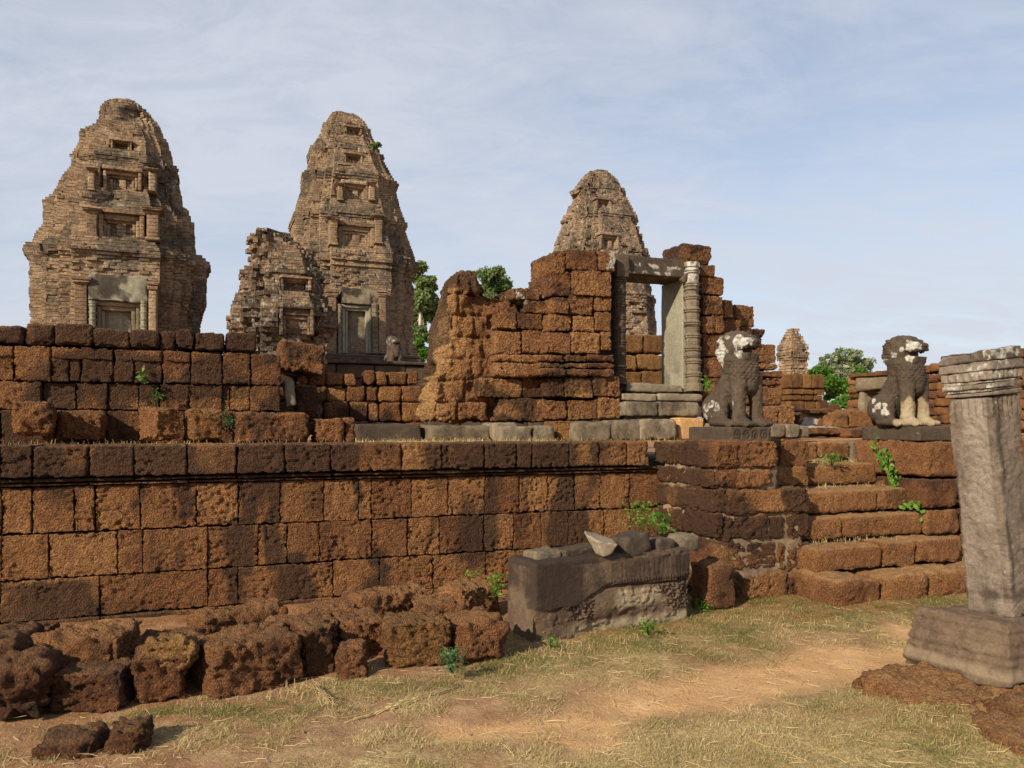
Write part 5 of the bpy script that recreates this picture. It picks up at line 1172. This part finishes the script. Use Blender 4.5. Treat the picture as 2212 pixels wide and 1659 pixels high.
    a.build('capital', MATS['sandstone_pink'], root)
    pc = np.array([2.88, 4.42])+.36*ex+.36*ey
    M = np.array(Matrix.Translation((pc[0], pc[1], .0)) @ Matrix.Rotation(math.radians(-2.5), 4, 'X') @ Matrix.Rotation(math.radians(1.5), 4, 'Y') @ Matrix.Rotation(rz, 4, 'Z'))
    a = MB()
    b = block((.72, .72, .37), M@np.array(Matrix.Translation((0, 0, .285))), res=.011, r=.018, rough=.014, pits=.005, warp=.022, chip=2.2, taper=(.20, .20))
    Mi = np.linalg.inv(M); U = b.V[0]@Mi[:3, :3].T+Mi[:3, 3]; zz = U[:, 2]; rad = np.maximum(np.abs(U[:, 0]), np.abs(U[:, 1]))
    g = sum(a_*np.exp(-((zz-z_)/w_g)**2) for z_, a_, w_g in ((.215, .008, .010), (.262, .012, .008), (.30, -.005, .018), (.335, .010, .007), (.405, .010, .008)))
    g = g+.05*sst(.15, .10, zz)*sst(.4, .7, fbm(U*5, 3, 259))
    side = sst(.40, .45, zz) ; f_ = 1-g*(1-side)/np.maximum(rad, .1); U[:, 0] *= f_; U[:, 1] *= f_
    b.V = [U@M[:3, :3].T+M[:3, 3]]; a.merge(b)
    V = np.concatenate(a.V); zz = V[:, 2]; n = fbm(V*5, 3, 258)
    a.V = [V]; a.A['stain'] = [.10*sst(.20, .25, zz+.05*(n-.5))+.12*sst(.16, .12, zz)]; a.A['pale'] = [.45*sst(.155, .175, zz)*sst(.235, .205, zz+.06*(n-.5))]
    a.build('base', MATS['sandstone_lintel'], root)
    return root
pillar()
LF = thing('laterite_footing', (2.8, 4.5, .0), 'low eroded laterite footing that carries the base of the leaning pillar', 'footing')
a = MB()
for (X, Y, sx, sy, sz, rz, zt) in ((2.80, 4.72, 1.2, .62, .30, .42, .15), (2.42, 4.82, .42, .36, .26, .5, .11), (3.12, 4.16, .85, .55, .3, .25, .15), (2.74, 4.05, .60, .40, .26, .3, .085), (3.28, 3.62, .7, .5, .26, -.15, .11), (2.9, 3.55, .4, .3, .2, .2, .045), (2.52, 4.36, .4, .3, .2, .6, .06)):
    a.merge(block((sx, sy, sz), mat4((X, Y, zt-sz/2), rz), res=.018, r=.06, rough=.034, pits=.02, warp=.06, chip=1.3, tint=rnd(.35, .8), dust=.45))
a.build('footing_courses', LATM, LF)

# ------------------------------------------------------------------ rubble at the foot of the wall
def rub(x0, yb0, x1, yb1, yt, label, zb=.035, dp=.36, rx=0., ry=0., mat=LATM, st=.25, dz=.05, **kw):
    """block given by its lower front edge in the picture and the height of its upper left corner"""
    D0 = (CAMZ-zb)*F/(yb0-HY); D1 = (CAMZ-zb)*F/(yb1-HY); P0 = np.array([(x0-HX)/F*D0, D0]); P1 = np.array([(x1-HX)/F*D1, D1])
    yt = yt+.10*(yb0-yt); d = P1-P0; L = np.linalg.norm(d); ex = d/L; ey = np.array([-ex[1], ex[0]]); ht = (yb0-yt)*D0/F
    c = (P0+P1)/2+ey*dp/2; zc = zb+ht/2-dz/2
    kk = dict(res=.016, r=.024, rough=.024, pits=.022, warp=.024, chip=1.6); kk.update(kw)
    mb = block((L-.025, dp, ht+dz), mat4((c[0], c[1], zc), math.atan2(ex[1], ex[0]), rx, ry), **kk)
    grow_stain(mb, lambda w, n, z, V: (st*sst(.42, .6, fbm(V*3.5, 3, 260)), 0*z))
    return tag(mb.build('laterite_block', mat, origin=(c[0], c[1], zb)), label, 'stone block', 'fallen laterite blocks below the wall')
rub(51, 1447, 259, 1441, 1370, 'big rounded deeply pitted red laterite block resting on a darker block at far left', zb=.19, dp=.45, r=.055, warp=.045, rough=.045, pits=.028, dz=.12, tint=.5, st=.2)
rub(98, 1530, 266, 1524, 1448, 'dark laterite block under the big rounded pitted one', dp=.42, st=.4, mat=LATD, tint=.9)
rub(-80, 1560, 96, 1545, 1440, 'blackish jagged laterite boulder cut by the left picture edge', dp=.5, mat=LATD, st=.4, r=.08, warp=.08, rough=.05, tint=.7)
rub(-80, 1480, 50, 1470, 1385, 'shaded upper laterite boulder at the left picture edge', zb=.17, dp=.5, mat=LATD, st=.4, r=.07, warp=.07, rough=.05, tint=.6, dz=.15)
rub(276, 1516, 412, 1500, 1420, 'rough brown laterite block under a yellow broken crest', dp=.36, mat=LATD, st=.15, warp=.04, tint=1.0)
rub(282, 1434, 428, 1426, 1394, 'yellow jagged laterite fragment forming a crest on a brown block', zb=.245, dp=.30, mat=LATO, st=.05, warp=.06, rough=.05, pits=.025, tint=.7, taper=(.3, .5), r=.04)
rub(262, 1432, 436, 1420, 1382, 'rough low laterite lump behind the yellow crested block', zb=.16, dp=.40, r=.07, warp=.06, rough=.045, dz=.15)
rub(452, 1503, 661, 1460, 1394, 'largest box shaped laterite block with a crisp front face', dp=.46, tint=.25, r=.025, warp=.022, st=.15, pits=.022)
rub(648, 1455, 730, 1440, 1350, 'shadowed laterite block behind the right end of the largest box shaped one', dp=.4, tint=.4, st=.3)
rub(426, 1388, 636, 1350, 1326, 'long rounded laterite block leaning against the wall foot, left of the others there', zb=.13, dp=.30, r=.07, tint=.4, dz=.15, st=.12)
rub(575, 1390, 735, 1375, 1350, 'flat laterite piece behind the largest box shaped block', zb=.17, dp=.36, st=.1, tint=.6, dz=.2)
rub(-10, 1402, 100, 1396, 1362, 'rough flat laterite lump near the wall foot at far left', zb=.10, dp=.4, mat=LATD, st=.2, r=.06, warp=.06, tint=.9, dz=.12)
rub(92, 1396, 240, 1385, 1364, 'thin eroded laterite ledge at the wall foot above the big rounded block', zb=.10, dp=.3, mat=LATD, st=.2, r=.05, warp=.05, tint=.9, dz=.12)
rub(736, 1420, 845, 1405, 1342, 'laterite block behind the small red boulder', dp=.4, st=.2, tint=.35)
rub(714, 1462, 808, 1455, 1396, 'small rounded dark red laterite boulder by the weedy grass', dp=.26, tint=.1, r=.09, warp=.05, taper=(.3, .3))
rub(834, 1440, 984, 1426, 1340, 'tan squarish laterite block with a small flowering weed at its right', dp=.40, mat=LATO, tint=.1, st=.1, r=.04)
rub(992, 1432, 1104, 1414, 1338, 'reddish laterite block closest to the fallen lintel', dp=.40, tint=.4, r=.05, st=.12)
rub(648, 1352, 786, 1340, 1314, 'flat laterite slab lying at the wall foot in the middle of the heap', zb=.18, dp=.34, st=.12, tint=.55, dz=.2)
rub(766, 1338, 948, 1306, 1288, 'long low laterite block along the wall foot behind the tan squarish one', zb=.18, dp=.32, r=.06, tint=.4, st=.1, dz=.2)
rub(906, 1336, 1020, 1324, 1298, 'flat broad laterite piece above the tan squarish block', zb=.18, dp=.36, tint=.4, st=.15, r=.05, dz=.2)
rub(996, 1340, 1082, 1316, 1268, 'upright cracked laterite block touching the left end of the fallen lintel', zb=.12, dp=.28, tint=.75, st=.1, warp=.05, dz=.15)
rub(58, 1664, 206, 1656, 1606, 'flat dark laterite rock sunk in the ground at the bottom left', zb=-.05, dp=.30, mat=LATD, tint=.6, st=.35, r=.04)
rub(226, 1652, 324, 1640, 1574, 'rounded dark laterite rock under dry grass at the bottom left', zb=-.04, dp=.24, mat=LATD, tint=.6, st=.4, r=.05, warp=.04)

# ------------------------------------------------------------------ plants
def plant(name, label, cat, x, y, D, rx, h, n, lsize, mat, seed=1, up=.3, dp=.12, group=None, stems=5):
    rs = np.random.RandomState(seed); b = pxD(x, y, D); k = D/F
    C = b+np.stack([rs.normal(size=n)*rx*k*.5, rs.normal(size=n)*dp*.5, (rs.rand(n)**.8)*h*k], 1)
    root = thing(name, tuple(b), label, cat, group); V, Q = leaf_quads(C, lsize, rs, .6)
    MB().add(V, Q, tint=np.repeat(rs.rand(n), 4)).build('foliage', mat, root, smooth=False)
    mb = MB()
    for i in rs.choice(n, stems): mb.add(*tube([b-np.array([0, 0, .02]), (b+C[i])/2+rs.normal(size=3)*.01, C[i]], [.004, .003, .0015], 5))
    mb.build('stem', mat, root); return root
LB, LTm, LBl = MATS['leaf_bright'], MATS['leaf_tree'], MATS['leaf_blue']
plant('weed_bush', 'feathery light green weed growing from the wall above the fallen lintel', 'plant', 1386, 1150, 7.55, 34, 66, 330, .016, LB, 3, dp=.10)
plant('leafy_weed', 'broad leaved bright green weed between the feathery weed and stair flank', 'plant', 1428, 1152, 7.45, 24, 44, 60, .034, LB, 4, dp=.08)
plant('leafy_weed', 'green sprig growing at the left of the fallen lintel near the upright cracked block', 'plant', 1072, 1290, 6.3, 14, 50, 90, .02, LB, 5)
plant('leafy_weed', 'small weeds in a crack of the wall above the rubble heap', 'plant', 1020, 1262, 6.8, 26, 26, 60, .018, LB, 6)
plant('flowering_weed', 'blue green weed with tiny mauve flowers between the tan and the reddish blocks', 'plant', 976, 1446, 4.98, 26, 46, 260, .014, LBl, 7, dp=.08)
plant('leafy_weed', 'little green weed at the foot of the fallen lintel', 'plant', 1400, 1366, 6.1, 22, 26, 80, .018, LB, 8)
plant('leafy_weed', 'tiny weed on the left end of the lintel foot', 'plant', 1190, 1392, 5.75, 14, 16, 40, .016, LB, 9)
plant('leafy_weed', 'green sprig sprouting beside the right colonnette of the door', 'plant', 1527, 846, 11.2, 8, 34, 40, .035, LB, 10)
plant('leafy_weed', 'small grassy weed on the second highest stair step', 'plant', 1798, 1002, 8.5, 22, 22, 150, .016, LB, 11)
plant('leafy_weed', 'weed on the terrace between the grooved block and the long dark block', 'plant', 490, 930, 9.3, 16, 44, 90, .03, LBl, 12)
plant('leafy_weed', 'sprig low on the upper wall beside the squat sunlit block', 'plant', 292, 935, 9.15, 12, 60, 60, .022, LB, 13)
plant('leafy_weed', 'thin green sprig high on the upper wall in a joint between blocks', 'plant', 312, 830, 9.0, 10, 34, 26, .03, LB, 14)
plant('leafy_weed', 'pale green sprig hanging in the upper wall joint under the thin sprig', 'plant', 338, 880, 9.0, 8, 44, 24, .03, LB, 15)
plant('leafy_weed', 'small green weed in the sandy grass before the lintel foot', 'plant', 1520, 1318, 6.9, 26, 20, 90, .015, LB, 16)
def vine():
    rs = np.random.RandomState(5); W = W2-.045
    poly = [(1886, 944), (1895, 972), (1912, 1000), (1921, 1020), (1934, 1050), (1944, 1075), (1950, 1092)]; poly2 = [(1917, 975), (1930, 1010), (1940, 1060)]; hor = [(1900, 1094), (1925, 1096), (1955, 1094), (1988, 1090)]; dn = [(1984, 1092), (1986, 1130)]
    def wp(x, y): n, z = on_w(W, x, y); X, Y = WN(W, n); return np.array([X, Y, z])
    root = thing('climbing_vine', tuple(wp(1945, 1095)), 'bright green creeper hanging down the stair side under the pale legged lion', 'vine')
    C = []; mb = MB()
    for pl, k in ((poly, 74), (poly2, 34), (hor, 90), (dn, 12)):
        P = [wp(*q) for q in pl]; mb.add(*tube(P, [.004]*len(P), 5))
        for i in range(k):
            t = rs.rand()*(len(P)-1); j = int(t); c = P[j]+(P[j+1]-P[j])*(t-j)+rs.normal(size=3)*np.array([.022, .02, .022])-np.array([CA, SA, 0])*.02
            C.append(c)
    C = np.array(C); k = len(C); A = rs.normal(size=(k, 3))*.5+np.array([0, 0, -1]); A /= np.linalg.norm(A, axis=1)[:, None]
    Nn = np.array([-CA*.8, -SA*.8-.4, .5])+rs.normal(size=(k, 3))*.35; B = np.cross(A, Nn); B /= np.linalg.norm(B, axis=1)[:, None]
    s_ = .030*(.6+.8*rs.rand(k))[:, None]
    V = np.stack([C-A*s_, C+B*s_*.62-A*s_*.2, C+A*s_, C-B*s_*.62-A*s_*.2], 1).reshape(-1, 3)
    MB().add(V, np.arange(4*k).reshape(-1, 4), tint=np.repeat(rs.rand(k), 4)).build('foliage', LB, root, smooth=False)
    mb.build('stem', LB, root)
vine()

# ------------------------------------------------------------------ grass, straw and twigs on the ground
def blades(name, P, hgt, wid, rs, mat, tint, lean=.7, kind='stuff'):
    k = len(P); az = rs.rand(k)*2*np.pi; ln = lean*(.3+rs.rand(k)); h = hgt*(.5+rs.rand(k))
    d = np.stack([np.cos(az), np.sin(az), 0*az], 1); sd_ = np.stack([-np.sin(az), np.cos(az), 0*az], 1)
    w = wid*(.6+.8*rs.rand(k))[:, None]
    up = np.array([0, 0, 1.0])
    a = P-sd_*w/2; b = P+sd_*w/2; m = P+d*(h*ln*.45)[:, None]+up*(h*.62)[:, None]; t = P+d*(h*ln*1.25)[:, None]+up*(h*.85/(1+ln*.6))[:, None]
    V = np.stack([a, b, m+sd_*w*.35, m-sd_*w*.35, t], 1).reshape(-1, 3); i = np.arange(k)*5
    Q = np.stack([i, i+1, i+2, i+3], 1); T = np.stack([i+3, i+2, i+4], 1)
    o = MB().add(V, Q, T, tint=np.repeat(tint, 5)).build(name, mat, smooth=False); tag(o, kind=kind); return o
def scatter(n, rs):
    Y = 2.5+5.4*rs.rand(n)**1.0; X = (rs.rand(n)*2-1)*(Y*.70)+.1
    nn = -SA*X+CA*Y; w = CA*X+SA*Y; ok = (nn < 6.9); X, Y, nn, w = X[ok], Y[ok], nn[ok], w[ok]
    return X, Y, nn, w
def ground_grass():
    rs = np.random.RandomState(2)
    X, Y, n, w = scatter(620000, rs); P2 = np.stack([X, Y, X*0], 1)
    f = fbm(P2*1.9, 4, 301); f2 = fbm(P2*6.5, 3, 302); pm = path_mask(X, Y)
    dens = sst(.52, .68, .5*f+.5*f2+.22*sst(4.4, 3.6, Y)*sst(-1.6, -.2, X)+.24*sst(1.2, 2.8, w)+.16*np.exp(-((n-4.75-.1*w)/.35)**2)-.05)
    dens *= (1-.97*pm)*(1-sst(6.2, 6.6, n))*(1-.6*sst(-1.2, -2.2, X)*sst(4.6, 4.2, Y))
    dens *= 1-sst(5.45, 5.5, n)*sst(5.3, 5.4, w)
    dens = np.maximum(dens, .07*(1-pm))
    keep = rs.rand(len(X)) < dens*.75
    X, Y, n, w, f2, Pk = X[keep], Y[keep], n[keep], w[keep], f2[keep], P2[keep]
    grn = .60*sst(4.9, 5.7, n)*sst(2.4, 3.2, w)+.75*sst(1.2, 2.4, X)*sst(4.4, 3.5, Y)+.35*np.exp(-((n-4.75-.1*w)/.35)**2)+1.5*(fbm(Pk*2.2, 3, 303)-.48)
    tint = np.clip(.50+.62*(rs.rand(len(X))-.5)-.75*grn*(rs.rand(len(X)) < .8), 0, 1)
    Z = gz(X, Y); h = .010+.016*sst(.45, .65, f2)*(.4+1.2*rs.rand(len(X)))
    blades('grass', np.stack([X, Y, Z-.002], 1), h, .0026, rs, MATS['grass'], tint, lean=2.6)
    # taller tufts along stones
    C = []
    for (x, y, k, sp) in ((440, 1505, 160, 60), (560, 1506, 130, 60), (640, 1480, 160, 50), (700, 1470, 180, 40), (830, 1460, 170, 60), (900, 1452, 130, 60), (1000, 1440, 170, 60), (1090, 1430, 200, 40), (1150, 1405, 260, 60), (1250, 1392, 280, 70), (1350, 1375, 260, 60), (1440, 1352, 260, 60), (1530, 1330, 320, 50), (1600, 1325, 260, 60), (1680, 1340, 300, 70), (1770, 1330, 260, 80), (1860, 1350, 220, 70), (1930, 1370, 160, 50), (350, 1525, 120, 60), (230, 1545, 90, 80), (150, 1560, 90, 70), (1880, 1490, 120, 50), (1990, 1560, 160, 70), (2080, 1600, 200, 90), (1820, 1290, 120, 50), (1720, 1310, 160, 30)):
        D = 1.6*F/(y-HY); c = pxD(x, y, D); q = rs.normal(size=(k, 2))*np.array([sp*D/F*.6, .07]); C.append(c[:2]+q)
    C = np.concatenate(C); Z = gz(C[:, 0], C[:, 1]); k = len(C)
    tint = np.clip(-.02+.75*(fbm(np.stack([C[:, 0]*2.5, C[:, 1]*2.5, C[:, 0]*0], 1), 2, 305)-.15)+.5*(rs.rand(k)-.5), 0, 1)
    blades('tall_grass', np.stack([C[:, 0], C[:, 1], Z-.003], 1), .048*(.3+1.1*rs.rand(k)**2), .0034, rs, MATS['grass'], tint, lean=1.0)
    # grass on the terrace edge and steps
    C = []
    for i in range(2600):
        x = rs.choice([rs.uniform(770, 1200), rs.uniform(0, 770), rs.uniform(1200, 1500)], p=[.7, .18, .12]); n_ = rs.uniform(7.2, 9.6); w_2 = on_n(n_, x, 950)[0]; C.append((*WN(w_2, n_), 1.475))
    for i in range(700):
        k = rs.randint(1, 5); n0 = (7.02, 6.64, 6.20, 6.04, 5.76, 5.42)[k]; z = (1.5, 1.25, 1.0, .75, .5, .25)[k]; C.append((*WN(rs.uniform(5.6, 7.1), n0+.3+rs.normal()*.05), z-.005))
    C = np.array(C); k = len(C)
    blades('terrace_grass', C, .06*(.4+rs.rand(k)), .004, rs, MATS['grass'], np.clip(.5+.4*(rs.rand(k)-.4)-.35*(rs.rand(k) < .22), 0, 1), lean=.8)
    # scattered straw
    X, Y, n, w = scatter(1500, rs); ok = n < 5.4; X, Y = X[ok], Y[ok]; mb = MB()
    for x, y in zip(X, Y):
        a = rs.rand()*6.28; L = rs.uniform(.03, .13); zz = float(gz([x], [y])[0])+.012
        p = np.array([x, y, zz]); d = np.array([math.cos(a), math.sin(a), rs.uniform(0, .25)])*L; c = np.array([-d[1], d[0], 0])*rs.uniform(-.3, .3)
        V, Q, T = tube([p, p+d*.5+c, p+d], [.0016, .0015, .0008], 4, False); mb.add(V, Q, T, tint=.75+.25*rs.rand())
    tag(mb.build('straw', MATS['grass']), kind='stuff')
    # small stones
    mb = MB()
    X, Y, n, w = scatter(420, rs)
    for x, y, q in zip(X, Y, n):
        if q > 6.3: continue
        r = rs.uniform(.003, .009)*(2.2 if rs.rand() < .06 else 1); V, Q, T = ell((0, 0, 0), (r, r*rs.uniform(.6, 1), r*.6), Matrix.Rotation(rs.rand()*3, 3, 'Z'), 7, 5)
        mb.add(V+np.array([x, y, float(gz([x], [y])[0])+r*.2]), Q, T, tint=rs.rand(), stain=0)
    tag(mb.build('gravel', MATS['mortar']), kind='stuff')
ground_grass()
def frond(name, label, p0, p1, k, spread, thick, mat, seed, lift=.02, cat='twig'):
    rs = np.random.RandomState(seed)
    a = pxD(*p0, 1.63*F/(p0[1]-HY)); b = pxD(*p1, 1.63*F/(p1[1]-HY)); mb = MB(); L = np.linalg.norm(b-a)
    for i in range(k):
        t0, t1 = sorted(rs.rand(2)); t1 = min(1, t0+.35+.4*rs.rand()); pts = []
        for t in np.linspace(t0, t1, 7): q = a+(b-a)*t+rs.normal(size=3)*spread*.25; q[2] = float(gz([q[0]], [q[1]])[0])+.008+lift*rs.rand()*(.3+t); pts.append(q+np.array([0, spread*(i/k-.5), 0]))
        mb.add(*tube(pts, list(np.linspace(thick, thick*.4, 7)), 5), tint=.35+.4*rs.rand())
    tag(mb.build(name, mat, origin=a), label, cat)
frond('dry_frond', 'dry greenish palm frond lying flat on the bare soil', (745, 1554), (992, 1480), 26, .045, .0032, MATS['grass'], 3)
frond('bent_reed', 'pale stalks of a bent grass tuft before the largest box shaped block', (668, 1462), (722, 1548), 12, .05, .0026, MATS['grass'], 5, lift=.08, cat='grass stalks')
